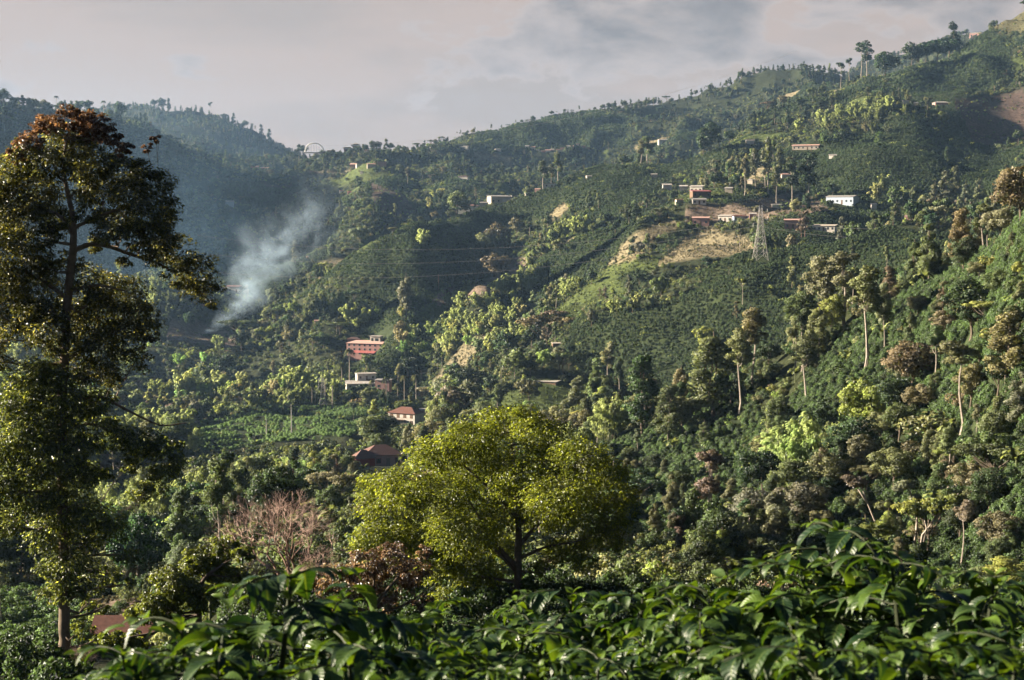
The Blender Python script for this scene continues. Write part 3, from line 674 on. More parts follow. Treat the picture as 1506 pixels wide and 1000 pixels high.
def scatter_all():
    # woodland mass
    sp=lambda r: 8.0 if r<700 else (9.5 if r<1400 else 11.5)
    P,rng=sample_land(sp,170,4300,5); X,Y=P.T; Z=fast_z(X,Y); z=zone_of(X,Y,Z); r=np.hypot(X,Y)
    px,py=to_pix(X,Y,Z); dens=fbm(X/70,Y/70,77,3)+np.where((py>540)&(px<900),.07,0)+np.where((px<480)&(r>1000),.10,0)+np.where(r>1900,.08,0)
    rnd=rng.uniform(size=len(X))
    keepp=np.where(z==0,np.where(dens>.54,.95,np.where(dens>.48,.30,.05))*np.where(r>1500,.9,1),np.where(z==1,.012,np.where(z==4,.05,.02)))
    valley=(py>560)&(px<900)
    keepp=np.where((z==1)&(r<430)&(px>860),.14,keepp)
    keepp=np.where(r<260,keepp*.7,keepp)
    k=(rnd<keepp)&visible(X,Y,Z,12)&clear_mask(X,Y)&screen_clear(px,py,r,11.0,3.5)
    X,Y,Z,r,px,py,z=[a[k] for a in (X,Y,Z,r,px,py,z)]; n=len(X)
    inb=np.zeros(n,bool)
    for poly,a,b in BAMB: inb|=pip(px,py,poly)&(r>a)&(r<b)
    inb|=(fbm(X/45,Y/45,99,2)>.66)&(r<1300)&(px<900)
    near=['round','leafy','umbrella','bush']; names=['round','leafy','umbrella','tall','eucalyptus','bush','bamboo','withered']
    wts=[.38,.20,.08,.06,.05,.20,0,.03]
    kind=rng.choice(8,n,p=np.array(wts)/sum(wts)); kind[inb]=6
    kind[(r>2600)]=rng.choice([0,1,4],(r>2600).sum())
    protos=[];off=[]
    for nm in names:
        off.append(len(protos)); protos+= [p['whole'] for p in PROTO[nm+'_lo']]
    offn=[]
    for nm in names:
        offn.append(len(protos)); protos+= [p['whole'] for p in PROTO[nm]]
    cnt=np.array([len(PROTO[nm]) for nm in names]); var=(rng.uniform(size=n)*cnt[kind]).astype(int)
    idx=np.where(r<620,np.array(offn)[kind],np.array(off)[kind])+var
    base=np.array([.82,.62,.9,.6,.55,1.6,.85,.65])[kind]; scl=base*rng.uniform(.6,1.5,n); scl=np.where(r<430,scl*.8,scl)
    scl=np.where((r>2200),scl*.9,scl)
    tint=pal_pick(rng,n,[.30,.34,.20,.07,.05,.02,.06]); far=r>1500
    tint[far]=pal_pick(rng,far.sum(),[.5,.35,.1,.02,.02,.0,.02])
    tint=tint*np.where(r<1500,1.5,1.05)[:,None]; tint[inb]=np.array(T_BAMB)*rng.uniform(.6,1.1,(inb.sum(),1)); w_=kind==7; tint[w_]=np.array(T_BROWN)*rng.uniform(.7,1.2,(w_.sum(),1))
    gn_scatter('woodland',protos,np.stack([X,Y,Z-.1*scl],1),idx,rng.uniform(0,6.28,n),scl,tint,'dense mixed woodland mass covering the hillsides between the fields')
    print('woodland',n)
    # undergrowth
    sp=lambda r: 2.4 if r<320 else (2.9 if r<500 else (3.3 if r<1000 else (4.3 if r<1700 else 6)))
    P,rng=sample_land(sp,110,2600,15); X,Y=P.T; Z=fast_z(X,Y); z=zone_of(X,Y,Z); r=np.hypot(X,Y); px,py=to_pix(X,Y,Z)
    kp=np.where(z==0,.97,np.where(z==4,.10,np.where(z==3,.10,np.where(z==1,0.004,np.where(z==6,.15,np.where(z==5,.22,.08))))))
    kp=np.where((z==1)&(r<430),.22,kp); k=(rng.uniform(size=len(X))<kp)&visible(X,Y,Z,3)&clear_mask(X,Y)&screen_clear(px,py,r,2.0,1.0); X,Y,Z,r,z=[a[k] for a in (X,Y,Z,r,z)]; n=len(X)
    protos=[p['whole'] for p in PROTO['bush_lo']]+[p['whole'] for p in PROTO['bush']]+[p['whole'] for p in PROTO['banana_lo']]
    var=rng.integers(0,3,n); idx=np.where(r<420,3+var,var); ban=rng.uniform(size=n)<.05; idx[ban]=6+rng.integers(0,2,ban.sum())
    pt=fbm(X/40,Y/40,61,3); scl=rng.uniform(.5,1.15,n)*np.where(r<1000,.95,1.25); scl[z!=0]*=.6
    tint=pal_pick(rng,n,[.26,.40,.18,.12,.02,.0,.02])*(.7+1.25*np.clip(pt,0,1)**1.2)[:,None]; tint[ban]=T_LIME
    gn_scatter('undergrowth',protos,np.stack([X,Y,Z-.05],1),idx,rng.uniform(0,6.28,n),scl,tint,'low green undergrowth and shrubs between the trees')
    print('undergrowth',n)
    # coffee plantations: rows follow the contour, so height picks the row
    P,rng=sample_land(lambda r: 1.35 if r<450 else (1.3 if r<1000 else (1.75 if r<1700 else 2.9)),110,2700,25); X,Y=P.T; Z=fast_z(X,Y)
    r=np.hypot(X,Y); z=zone_of(X,Y,Z)
    step=np.where(r<1000,1.25,np.where(r<1700,1.9,3.0)); ph=(Z/step+1.2*fbm(X/40,Y/40,3,2))%1.0
    k=(z==1)&(ph<np.where(r<450,1.1,.66))&(rng.uniform(size=len(X))<.93)&visible(X,Y,Z,2)&clear_mask(X,Y)&(screen_clear(*to_pix(X,Y,Z),r,2.0,1.0)|(r>200)); X,Y,Z,r=[a[k] for a in (X,Y,Z,r)]; n=len(X)
    protos=[p['whole'] for p in PROTO['coffee_lo']]+[p['whole'] for p in PROTO['coffee']]+[p['whole'] for p in PROTO['banana_lo']]
    idx=np.where(r<950,2,0)+rng.integers(0,2,n); b=rng.uniform(size=n)<.004; idx[b]=4; scl=rng.uniform(.7,1.15,n)*np.where(r<1000,np.where(r<450,1,.78),np.where(r<1700,1.05,1.7)); scl[b]*=1.2
    px,py=to_pix(X,Y,Z); vf=(px<600)&(r>540)&(r<930); tint=np.array(T_COF)*np.where(r<450,rng.uniform(.6,1.9,n),rng.uniform(.88,1.18,n))[:,None]*(.75+.5*fbm(X/60,Y/60,88,2))[:,None]*np.where(vf,3.0,np.where(r<450,1.2,1.0))[:,None]; tint[b]=T_LIME
    gn_scatter('coffee_plantation',protos,np.stack([X,Y,Z-.05],1),idx,rng.uniform(0,6.28,n),scl,tint,'dark green rows of coffee shrubs following the contours of the slopes')
    print('coffee',n)
    P,rng=sample_land(lambda r:1.9,11,112,45,1.0); X,Y=P.T; Z=height(X,Y); r=np.hypot(X,Y); k=clear_mask(X,Y)&~((r>55)&(Y>0)&(X/r<-.207)&(X/r>-.255)); X,Y,Z=X[k],Y[k],Z[k]; n=len(X)
    gn_scatter('coffee_undergrowth',[p['whole'] for p in PROTO['coffee']],np.stack([X,Y,Z-.05],1),rng.integers(0,2,n),rng.uniform(0,6.28,n),rng.uniform(.6,1.0,n),np.array(T_COF)*rng.uniform(.7,1.45,(n,1)),'dark coffee shrubs stepping down the near slope below the front bushes')
    # grass and dry tufts on the open ground
    P,rng=sample_land(lambda r: 1.3 if r<450 else 2.4 if r<1200 else 4,110,2400,35); X,Y=P.T; Z=fast_z(X,Y); r=np.hypot(X,Y); z=zone_of(X,Y,Z)
    k=((z==4)|(z==3)|(z==6)|((z==2)&(rng.uniform(size=len(X))<.45))|((z==5)&(rng.uniform(size=len(X))<.2)))&visible(X,Y,Z,1)&clear_mask(X,Y); X,Y,Z,r,z=[a[k] for a in (X,Y,Z,r,z)]; n=len(X)
    protos=[p['whole'] for p in PROTO['coffee_lo']]
    tint=np.where((z==4)[:,None],np.array((.095,.125,.030)),np.array((.13,.112,.058)))*rng.uniform(.6,1.3,(n,1))
    gn_scatter('grass',protos,np.stack([X,Y,Z-.15],1),rng.integers(0,2,n),rng.uniform(0,6.28,n),rng.uniform(.25,.55,n)*np.where(r<450,.8,1.3),tint,'rough grass and dry tufts on the open slopes')
    print('grass',n)
SIGHT=[(1118,1250,596,702,240),(298,530,602,662,760),(660,765,385,440,1010),(735,860,560,600,700),(975,1110,345,400,925),(900,985,335,380,980),(860,1150,420,540,640),(940,960,200,240,1440),(790,830,225,275,1390),(480,545,240,268,1800)]
# ---------------------------------------------------------------- buildings
M['white']=solid('white_plaster',(.54,.51,.47),.85,.38,.7,col2=(.40,.36,.31))
M['cream']=solid('cream_plaster',(.44,.38,.31),.8,.2,1.2)
M['pinkwall']=solid('pink_plaster',(.38,.22,.20),.8,.25,1.2)
M['brick']=solid('red_brick',(.36,.20,.18),.9,.3,3.0)
M['bluewall']=solid('pale_blue_plaster',(.36,.42,.50),.8,.2,1.2)
M['tile']=solid('clay_tile',(.17,.075,.055),.85,.45,2.5,bump=.4)
M['redtile']=solid('red_roof_tile',(.165,.092,.078),.8,.35,2.5,bump=.4)
M['pinkroof']=solid('weathered_pink_roof',(.50,.31,.26),.8,.25,1.5)
M['redsheet']=solid('red_roof_sheet',(.34,.11,.10),.5,.15,1.0)
M['zinc']=solid('zinc_sheet',(.50,.49,.47),.55,.35,.8,col2=(.30,.23,.18))
M['greysheet']=solid('grey_sheet',(.33,.31,.29),.6,.35,1.5)
M['glass']=solid('dark_glass',(.03,.035,.04),.15,.1,1.0,spec=.6)
M['wood']=solid('old_timber',(.16,.10,.065),.85,.4,5)
M['dark']=solid('dark_opening',(.02,.018,.016),.9,.2,2)
M['redwood']=solid('red_painted_timber',(.36,.05,.04),.7,.3,4)
M['steel']=solid('galvanised_steel',(.42,.40,.39),.5,.15,2.0)
M['bridge_white']=solid('white_painted_steel',(.85,.84,.82),.5,.08,2.0)
M['concrete']=solid('bare_concrete',(.42,.40,.37),.9,.3,1.5)
M['lawn']=M['leaf']
LAND=[]    # landmarks for the labels: (phrase, px, py)
def roof_mesh(mb,w,d,h,kind,rise,ov,th=.12):
    X,Y=w/2+ov,d/2+ov
    if kind=='hip':
        k=min(Y,X*.9); A=[(-X,-Y,h),(X,-Y,h),(X,Y,h),(-X,Y,h)]; B=[(-X+k,0,h+rise),(X-k,0,h+rise)]
        top=A+B; n=len(top); vs=top+[(x,y,z-th) for x,y,z in A]
        mb.add(vs,[(0,1,5,4),(1,2,5),(2,3,4,5),(3,0,4),(6,7,1,0),(7,8,2,1),(8,9,3,2),(9,6,0,3),(6,9,8,7)])
    elif kind=='gable':
        vs=[(-X,-Y,h),(X,-Y,h),(X,0,h+rise),(-X,0,h+rise),(X,Y,h),(-X,Y,h)]; lo=[(x,y,z-th) for x,y,z in vs]
        mb.add(vs+lo,[(0,1,2,3),(3,2,4,5),(6,9,8,7),(9,11,10,8),(0,6,7,1),(5,4,10,11),(0,3,9,6),(3,5,11,9),(1,7,8,2),(2,8,10,4)])
    elif kind=='shed':
        vs=[(-X,-Y,h),(X,-Y,h),(X,Y,h+rise),(-X,Y,h+rise)]; lo=[(x,y,z-th) for x,y,z in vs]
        mb.add(vs+lo,[(0,1,2,3),(4,7,6,5),(0,4,5,1),(1,5,6,2),(2,6,7,3),(3,7,4,0)])
    else: mb.box(-X,X,-Y,Y,h,h+th+.1)
def house(name,label,cat,px,py,wpx,hpx,wall,roof,rk='gable',yaw=0,depth=.55,rise=None,storeys=1,nwin=3,door=True,group=None,win_mat='glass',rmin=0,rmax=9e9,detail=None,sight=16,frame=None):
    """px,py: foot of the front wall's middle in the photo; wpx,hpx: its size there"""
    h_=hit(px,py,rmin,rmax) or crest(px,rmin,rmax)
    x,y,z,r=h_; s=mpp(r); w=wpx*s; hh=hpx*s; d=max(w*depth,3.0)
    root=bpy.data.objects.new(name,None); COL.objects.link(root); az=math.atan2(x,y)
    yw=-az+math.radians(yaw); root.location=(x+math.sin(az)*d*.5,y+math.cos(az)*d*.5,z); root.rotation_euler=(0,0,yw)
    tag(root,label,cat,group)
    rise=hh*.35 if rise is None else rise*s; h=hh-(rise if rk in('gable','hip') else rise*.0)
    mb=MB(); mb.box(-w/2,w/2,-d/2,d/2,-3.5,h)
    if rk=='gable': mb.add([(-w/2,-d/2,h),(-w/2,d/2,h),(-w/2,0,h+rise*.95)],[(0,2,1)]); mb.add([(w/2,-d/2,h),(w/2,d/2,h),(w/2,0,h+rise*.95)],[(0,1,2)])
    mb.build('wall',M[wall],root)
    rb=MB(); roof_mesh(rb,w,d,h+.02,rk,rise,.5 if w>6 else .3); rb.build('roof',M[roof],root)
    det=(wpx>=16) if detail is None else detail
    if det:
        fh=h/storeys
        for st in range(storeys):
            for i in range(nwin):
                cxw=-w/2+w*(i+.5)/nwin; ww=min(1.3,w/nwin*.45); wh=min(1.4,fh*.5); zb=st*fh+fh*.3
                isdoor=door and st==0 and i==nwin//2
                b=MB()
                if isdoor: b.box(cxw-ww*.45,cxw+ww*.45,-d/2-.04,-d/2+.1,0.05,zb+wh); b.build('door',M['wood'],root)
                elif frame:
                    b.box(cxw-ww/2-.12,cxw+ww/2+.12,-d/2-.03,-d/2+.1,zb-.12,zb+wh+.12); f=b.build('window',M[frame],root)
                    g=MB(); g.box(cxw-ww/2,cxw+ww/2,-d/2-.06,-d/2-.031,zb,zb+wh); g.build('pane',M[win_mat],f)
                else: b.box(cxw-ww/2,cxw+ww/2,-d/2-.03,-d/2+.1,zb,zb+wh); b.build('window',M[win_mat],root)
    KEEP_CLEAR.append((root.location.x,root.location.y,max(w,d)*.5+.8))
    SIGHT.append((px-wpx/2-3,px+wpx/2+3,py-hpx,py+sight,r))
    LAND.append((label,px,py)); return root,w,d,h,r
B='building'
# -- the long brick hotel
rt,w,d,h,r=house('hotel_building','long three storey brick building with a pink tiled roof','building',545,525,68,22,'brick','pinkroof','hip',yaw=-26,rise=4,storeys=3,nwin=8,door=False,depth=.32,frame='concrete',rmin=900,rmax=1200,sight=10)
mb=MB(); mb.box(-w*.30,w*.30,-d/2-3.2,-d/2-.1,2.35,2.5); M_=Matrix.Identity(4)
lo=MB(); lo.add([(-w*.34,-d/2-3.6,2.1),(w*.22,-d/2-3.6,2.1),(w*.22,-d/2,3.3),(-w*.34,-d/2,3.3),(-w*.34,-d/2-3.6,1.95),(w*.22,-d/2-3.6,1.95),(w*.22,-d/2,3.15),(-w*.34,-d/2,3.15)],[(0,1,2,3),(4,7,6,5),(0,4,5,1),(1,5,6,2),(3,7,4,0)]); lo.build('awning',M['redsheet'],rt)
b=MB(); b.box(w*.02,w*.26,-d*.2,d*.3,h,h+4.6); pt=b.build('rooftop_room',M['white'],rt); 
for xa,xb in ((.05,.10),(.14,.22)): g=MB(); g.box(w*xa,w*xb,-d*.2-.05,-d*.2,h+1.6,h+3.4); g.build('window',M['glass'],pt)
g=MB(); g.box(w*.0,w*.28,-d*.26,d*.34,h+4.62,h+4.85); g.build('roof',M['zinc'],pt)
house('annex_building','low brick wing with terracotta roof at the left end of the long brick building','building',520,507,18,7,'brick','redtile','hip',nwin=2,rmin=1000,rmax=1300,detail=False)
# -- pale building below it
house('flat_roofed_building','white upper storey with a flat grey roof behind the tall palms','building',538,562,28,10,'white','zinc','flat',nwin=3,rmin=900,rmax=1060,yaw=10)
rt,w,d,h,r=house('open_shed','long low shed under a wide grey sheet roof below the white flat roofed block','shed',536,574,54,8,'cream','zinc','shed',rise=2,nwin=5,rmin=860,rmax=1030,yaw=4,win_mat='dark',sight=8)
house('cottage','peeling pink and white cottage at the right end of the long grey shed','cottage',564,576,22,15,'pinkwall','greysheet','shed',rise=1,nwin=2,rmin=860,rmax=1030,yaw=-20,frame='white',sight=8)
# -- white farmhouse
rt,w,d,h,r=house('farmhouse','two storey white farmhouse with brown tiled hip roof and timber balcony','house',598,628,46,27,'white','tile','hip',yaw=-32,rise=8,storeys=2,nwin=4,depth=.62,rmin=700,rmax=960,win_mat='wood',frame='wood',sight=8)
b=MB(); b.box(-w/2,w*.15,-d/2-1.3,-d/2-.05,h*.48,h*.48+.12); bl=b.build('balcony',M['wood'],rt)
b=MB(); b.box(-w/2,w*.15,-d/2-1.3,-d/2-1.22,h*.48+.95,h*.48+1.05)
for i in range(14): x0=-w/2+(w*.65)*i/13; b.box(x0-.03,x0+.03,-d/2-1.29,-d/2-1.23,h*.48+.12,h*.48+.95)
b.build('railing',M['wood'],bl)
house('lean_to','small white lean-to with a flat sheet roof against the farmhouse','shed',624,612,14,8,'white','zinc','shed',rise=1,nwin=2,rmin=720,rmax=980,sight=5,detail=True)
# -- red house under the big tree
rt,w,d,h,r=house('red_house','faded red house with weathered red tiled roofs beside the big yellow green tree','house',560,693,56,30,'pinkwall','redtile','hip',yaw=12,rise=13,nwin=4,depth=.7,rmin=480,rmax=700,win_mat='dark',frame='redwood',sight=8)
b=MB(); roof_mesh(b,w*.55,d*.6,h-.6,'hip',2.2,.4); 
o=b.build('porch_roof',M['redtile'],rt); o.location=(-w*.5,-d*.3,0)
b=MB()
for i in range(5): b.box(-w*.72+i*w*.11,-w*.72+i*w*.11+.18,-d*.62,-d*.60,-2,h-.7)
b.build('porch_post',M['redwood'],rt)
b=MB(); b.box(-w*.74,-w*.24,-d*.58,-d*.05,-3,h-.9); b.build('porch_wall',M['redwood'],rt)
# -- near house bottom left
rt,w,d,h,r=house('tiled_cottage','white cottage with a dark tiled roof behind the trunk of the big left tree','house',187,958,84,46,'white','tile','gable',yaw=-14,rise=20,nwin=4,depth=.6,rmin=125,rmax=200,frame='wood',sight=60)
fr=bpy.data.objects.new('bamboo_fence',None); COL.objects.link(fr); tag(fr,'weathered bamboo picket fence in front of the tiled cottage','fence')
az=math.atan2(rt.location.x,rt.location.y); fr.location=(rt.location.x-math.sin(az)*(d*.5+1.6),rt.location.y-math.cos(az)*(d*.5+1.6),rt.location.z); fr.rotation_euler=rt.rotation_euler
b=MB()
for i in range(74):
    x0=-w*.55+w*1.1*i/73; hh=1.25+.2*math.sin(i*2.7)+.1*math.sin(i*7.1); b.box(x0-.035,x0+.035,-.03,.03,-1.2,hh)
b.build('picket',M['wood'],fr); b=MB(); b.box(-w*.56,w*.56,.035,.08,.2,.28); b.box(-w*.56,w*.56,.035,.08,.85,.93); b.build('rail',M['wood'],fr)
HS=[ # name,label,px,py,w,h,wall,roof,kind,rmin,rmax,nwin
('hut','small white house with a red roof just left of the smoke',345,431,20,11,'white','redtile','gable',1250,1700,2),
('shed','tiny cream shed left of the red roofed house near the smoke',328,432,9,6,'cream','zinc','shed',1250,1700,1),
('hut','lone pale blue hut high on the shaded left mountain',338,307,12,8,'bluewall','zinc','gable',1500,2000,1),
('farmhouse','white farmhouse with dark red roof on the crest of the shaded spur',690,300,30,12,'white','redtile','hip',1250,1500,4),
('farm_building','long cream farm building with grey roof right of the crest farmhouse',734,298,32,11,'cream','greysheet','shed',1250,1500,4),
('shed','white roofed shed on the crest above the long cream farm building',758,291,12,6,'white','zinc','flat',1280,1500,2),
('farm_building','plain white block under the two tall eucalyptus trees on the ridge track',808,278,16,6,'white','zinc','flat',1380,1560,2),
('hut','small orange walled hut beside the ridge track',791,281,8,5,'pinkwall','pinkroof','gable',1380,1560,1),
('hut','pale hut where the ridge track meets the bamboo',866,266,8,5,'cream','zinc','gable',1400,1560,1),
('house','white roofed shack at the left end of the hamlet under the tall trees',981,282,13,7,'white','zinc','shed',1100,1400,2),
('house','cream shack between the white roofed shack and the dark roofed house',1005,285,11,9,'cream','zinc','shed',1100,1400,2),
('house','white upper storey over a dark red veranda roof in the hamlet',1025,284,19,9,'white','zinc','shed',1100,1400,3),
('veranda_house','dark open house under a rust red sheet roof in the hamlet',1030,294,28,9,'wood','redsheet','shed',1080,1380,4),
('house','white low house on the brown slope above the pink roofed house',1028,305,20,7,'white','greysheet','shed',1060,1330,3),
('house','pink house with a flat pink roof at the top of the terraced field',1031,334,24,13,'pinkwall','pinkroof','gable',990,1250,3),
('long_house','long white house with grey sheet roof left of the tall pylon',1068,328,21,9,'white','zinc','shed',1000,1270,3),
('long_house','pale blue house with dark roof joined to the long white house by the pylon',1087,328,18,9,'bluewall','tile','gable',1000,1270,3),
('hut','small pink hut just left of the top of the pylon',1107,326,10,8,'pinkwall','zinc','shed',1000,1270,1),
('hut','cream hut with overhanging roof among trees above the long white house',1072,284,11,9,'cream','greysheet','gable',1080,1400,2),
('lookout_hut','small square lookout hut on stilts among the tall trees',1104,277,8,8,'cream','greysheet','hip',1100,1400,1),
('hut','pale hut with beige roof right of the tall ridge trees',1155,262,12,7,'cream','pinkroof','hip',1150,1500,1),
('house','white sheet roof glinting above the tall ridge trees',1103,216,12,5,'white','zinc','shed',1300,1800,2),
('long_house','long low pink roofed house on the green slope under the bamboo hill',1186,228,38,8,'cream','pinkroof','gable',1300,1600,6),
('long_house','long pale blue house with a grey roof screened by shrubs on the right',1239,306,42,13,'bluewall','greysheet','gable',1050,1300,6),
('hut','small white hut at the right end of the pale blue house',1285,312,7,9,'white','zinc','shed',1050,1300,1),
('balcony_house','two storey pink and white house with balcony right of the pylon',1166,340,24,14,'pinkwall','pinkroof','shed',930,1160,3),
('long_house','long low white house with a beige roof right of the balcony house',1213,344,32,8,'white','cream','shed',930,1160,5),
('house','pink house with white roof on the shoulder of the dark slope',1384,157,22,7,'pinkwall','zinc','hip',1600,1800,3),
('hut','white hut left of the pink house on the dark slope shoulder',1332,158,8,6,'white','zinc','gable',1450,1750,1),
('hut','grey hut between the white hut and the pink house on the shoulder',1347,159,6,5,'cream','greysheet','gable',1450,1750,1),
('house','pinkish house on the far right skyline below the grassy hilltop',1430,37,16,6,'pinkwall','cream','gable',3000,3800,2),
('house','pale house on the far skyline ridge left of the dark round tree',1334,58,9,4,'cream','pinkroof','gable',3000,3800,1),
('house','pale orange house low on the far skyline ridge',1299,61,6,4,'pinkwall','cream','gable',3000,3900,1),
('house','cream house on the far skyline right of the rounded trees',1352,56,8,4,'cream','redtile','gable',3000,3800,1),
('house','brick red house on the green knoll below the hilltop pavilions',520,238,9,7,'brick','pinkroof','shed',1850,2100,1),
('house','white box house at the top of the green knoll',528,240,8,4,'white','zinc','flat',1850,2100,1),
('house','cream house with wide roof right of the green knoll',546,251,12,5,'cream','pinkroof','shed',1800,2100,2),
('house','pinkish stepped house at the right end of the knoll road',562,247,12,7,'pinkwall','cream','flat',1800,2150,2),
('hut','small white cube hut on the right edge of the green knoll',532,257,4,4,'white','zinc','flat',1750,2050,1),
('hut','red roofed hut below the green knoll, left of its neighbour',503,286,7,3,'white','redsheet','gable',1600,1950,1),
('hut','red roofed hut below the green knoll, right of its neighbour',514,286,5,3,'pinkwall','redsheet','gable',1600,1950,1),
('house','grey house half lost in the smoke on the slope below the knoll',499,308,11,5,'white','greysheet','gable',1500,1900,1),
('house','white house with red roof in the shaded hollow above the crest farmhouse',682,266,15,6,'white','redtile','hip',1600,2000,2),
('hut','pale hut on the dark slope above the white house in the hollow',732,229,8,4,'cream','greysheet','gable',2050,2400,1),
('hut','pinkish hut at the left foot of the long skyline ridge',618,223,6,4,'pinkwall','pinkroof','gable',1900,2300,1),
('hut','pale shed on the left foot of the long skyline ridge',631,221,5,5,'cream','zinc','gable',1900,2400,1),
('house','long grey roof on the dark slope under the left end of the skyline ridge',683,223,12,3,'white','zinc','shed',1900,2400,1),
('house','white roofed farm far behind the flat topped ridge trees',975,212,14,4,'white','zinc','shed',2000,2500,2),
('hut','small hut behind the tall palm on the wooded slope left of the brick building',466,477,7,6,'pinkwall','pinkroof','gable',1050,1350,1),
('hut','small red roofed hut above the burnt clearing',300,452,8,4,'pinkwall','redtile','gable',1200,1600,1),
('shed','low brown sheet roof on the shaded meadow right of the big tree',806,571,32,3,'wood','zinc','shed',640,820,3),
('shed','small tin shed by the dark umbrella tree',818,511,12,5,'wood','cream','shed',700,900,1),
('house','white house between the crest farmhouse and the long cream building',712,299,12,6,'white','zinc','shed',1250,1500,2),
('shed','grey roofed shed above the long cream farm building on the crest',746,290,13,5,'cream','greysheet','shed',1300,1500,2),
('house','white house on the saddle left of the arch bridge',436,232,9,5,'white','redtile','gable',1900,2400,1),
('house','pinkish house under the left end of the arch bridge deck',452,231,8,4,'pinkwall','zinc','shed',1900,2400,1),
('house','cream house on the saddle right of the arch bridge',487,227,11,4,'cream','greysheet','shed',1900,2400,2),
('hut','pale hut at the foot of the hilltop pavilions',540,219,7,4,'cream','pinkroof','gable',1950,2300,1),
('hut','brown roofed hut on the slope left of the pink terrace house',999,301,11,6,'cream','tile','gable',1080,1380,2),
('house','white walled house above the balcony house',1142,306,14,6,'white','greysheet','gable',1000,1300,2),
('hut','cream hut on the wooded slope above the hamlet',962,262,9,5,'cream','zinc','shed',1300,1600,1),
('house','white house among trees right of the long pink roofed house',1226,232,12,5,'white','greysheet','gable',1300,1650,2),
('hut','small pale hut left of the white block on the ridge track',776,288,8,4,'cream','zinc','gable',1330,1520,1),
]
for i,(nm,lb,px,py,w,h,wl,rf,rk,a,b_,nw) in enumerate(HS):
    house(nm,lb,'house' if 'house' in nm else ('hut' if 'hut' in nm else nm.replace('_',' ')),px,py,w,h,wl,rf,rk,yaw=(i*37%50)-25,rmin=a,rmax=b_,nwin=nw,rise=(2.0 if h>6 else 1.0),depth=.5,sight=max(5,h*.9))
# village strip at the foot of the skyline ridge
vr=random.Random(4)
for i in range(13):
    px=776+i*7.4+vr.uniform(-1.5,1.5)
    o=house('village_house','small pale house in the string along the road under the skyline ridge','house',px,225-i*.45+vr.uniform(-1.5,1.5),vr.uniform(4,8),vr.uniform(2.5,4),vr.choice(['white','cream','pinkwall','cream']),vr.choice(['zinc','redtile','pinkroof']),'gable',rmin=2050,rmax=2500,nwin=1,rise=1,group='village houses along the ridge foot road',sight=4)
for i,(px,py) in enumerate([(372,243),(379,240),(386,243),(392,245),(377,247),(300,236)]):
    house('village_house','dim pinkish house high on the shaded left mountain','house',px,py,vr.uniform(4,7),vr.uniform(3,4),vr.choice(['pinkwall','cream']),'pinkroof','gable',rmin=1500,rmax=2400,nwin=1,rise=1,group='houses on the shaded left mountain',sight=4)
LAND=[l for l in LAND if 'string along' not in l[0] and 'dim pinkish' not in l[0]]
# hilltop pavilions and the arch bridge
def pavilion(label,px,py,wpx,hpx,rmin,rmax):
    x,y,z,r=crest(px,rmin,rmax); s=mpp(r); te=pix_dir(px,py)[1]; z=r*te; w=wpx*s;h=hpx*s
    root=bpy.data.objects.new('hilltop_pavilion',None); COL.objects.link(root); root.location=(x,y,z); tag(root,label,'pavilion')
    b=MB(); b.box(-w*.34,w*.34,-w*.3,w*.3,-6,h*.62); b.build('wall',M['brick'],root)
    b=MB(); b.box(-w*.5,w*.5,-w*.45,w*.45,h*.62,h*.74); b.build('terrace',M['concrete'],root)
    b=MB(); b.box(-w*.30,w*.30,-w*.27,w*.27,h*.74,h*.9); b.build('upper_room',M['wood'],root)
    b=MB(); roof_mesh(b,w*.95,w*.85,h*.9,'hip',h*.16,.3); b.build('roof',M['greysheet'],root)
    b=MB(); b.box(-w*.16,w*.16,-w*.30-.1,-w*.3,0,h*.4); b.build('doorway',M['dark'],root); return root
pavilion('tall flat roofed pavilion standing on the hilltop in the middle gap',524,222,13,11,1950,2400)
pavilion('lower round roofed pavilion left of the tall hilltop pavilion',511,223,12,7,1950,2400)
x,y,z,r=crest(463,1900,2500); s=mpp(r); zt=r*pix_dir(463,224)[1]
root=bpy.data.objects.new('arch_bridge',None); COL.objects.link(root); root.location=(x,y,zt); tag(root,'white steel arch bridge seen on the saddle between the ridges','bridge')
a=MB(); R=14*s
for yy in (-3,3):
    a.tube([(-R*math.cos(t),yy,R*.95*math.sin(t)) for t in np.linspace(0,math.pi,15)],[.55]*15,6)
a.build('arch',M['bridge_white'],root)
a=MB(); a.box(-R*1.25,R*2.1,-4,4,-1.2,0); a.build('deck',M['concrete'],root)
for k in range(-5,6):
    xx=k*R/6; zz=R*.95*math.sqrt(max(0,1-(xx/R)**2)); a=MB(); a.tube([(xx,-3,0),(xx,-3,zz)],[.12,.12],4); a.build('hanger',M['bridge_white'],root)
for k in (-1.1,1.1,1.9):
    a=MB(); a.box(k*R-1,k*R+1,-2,2,-16,-1.2); a.build('pier',M['concrete'],root)
LAND.append(('x the arch bridge',463,222))

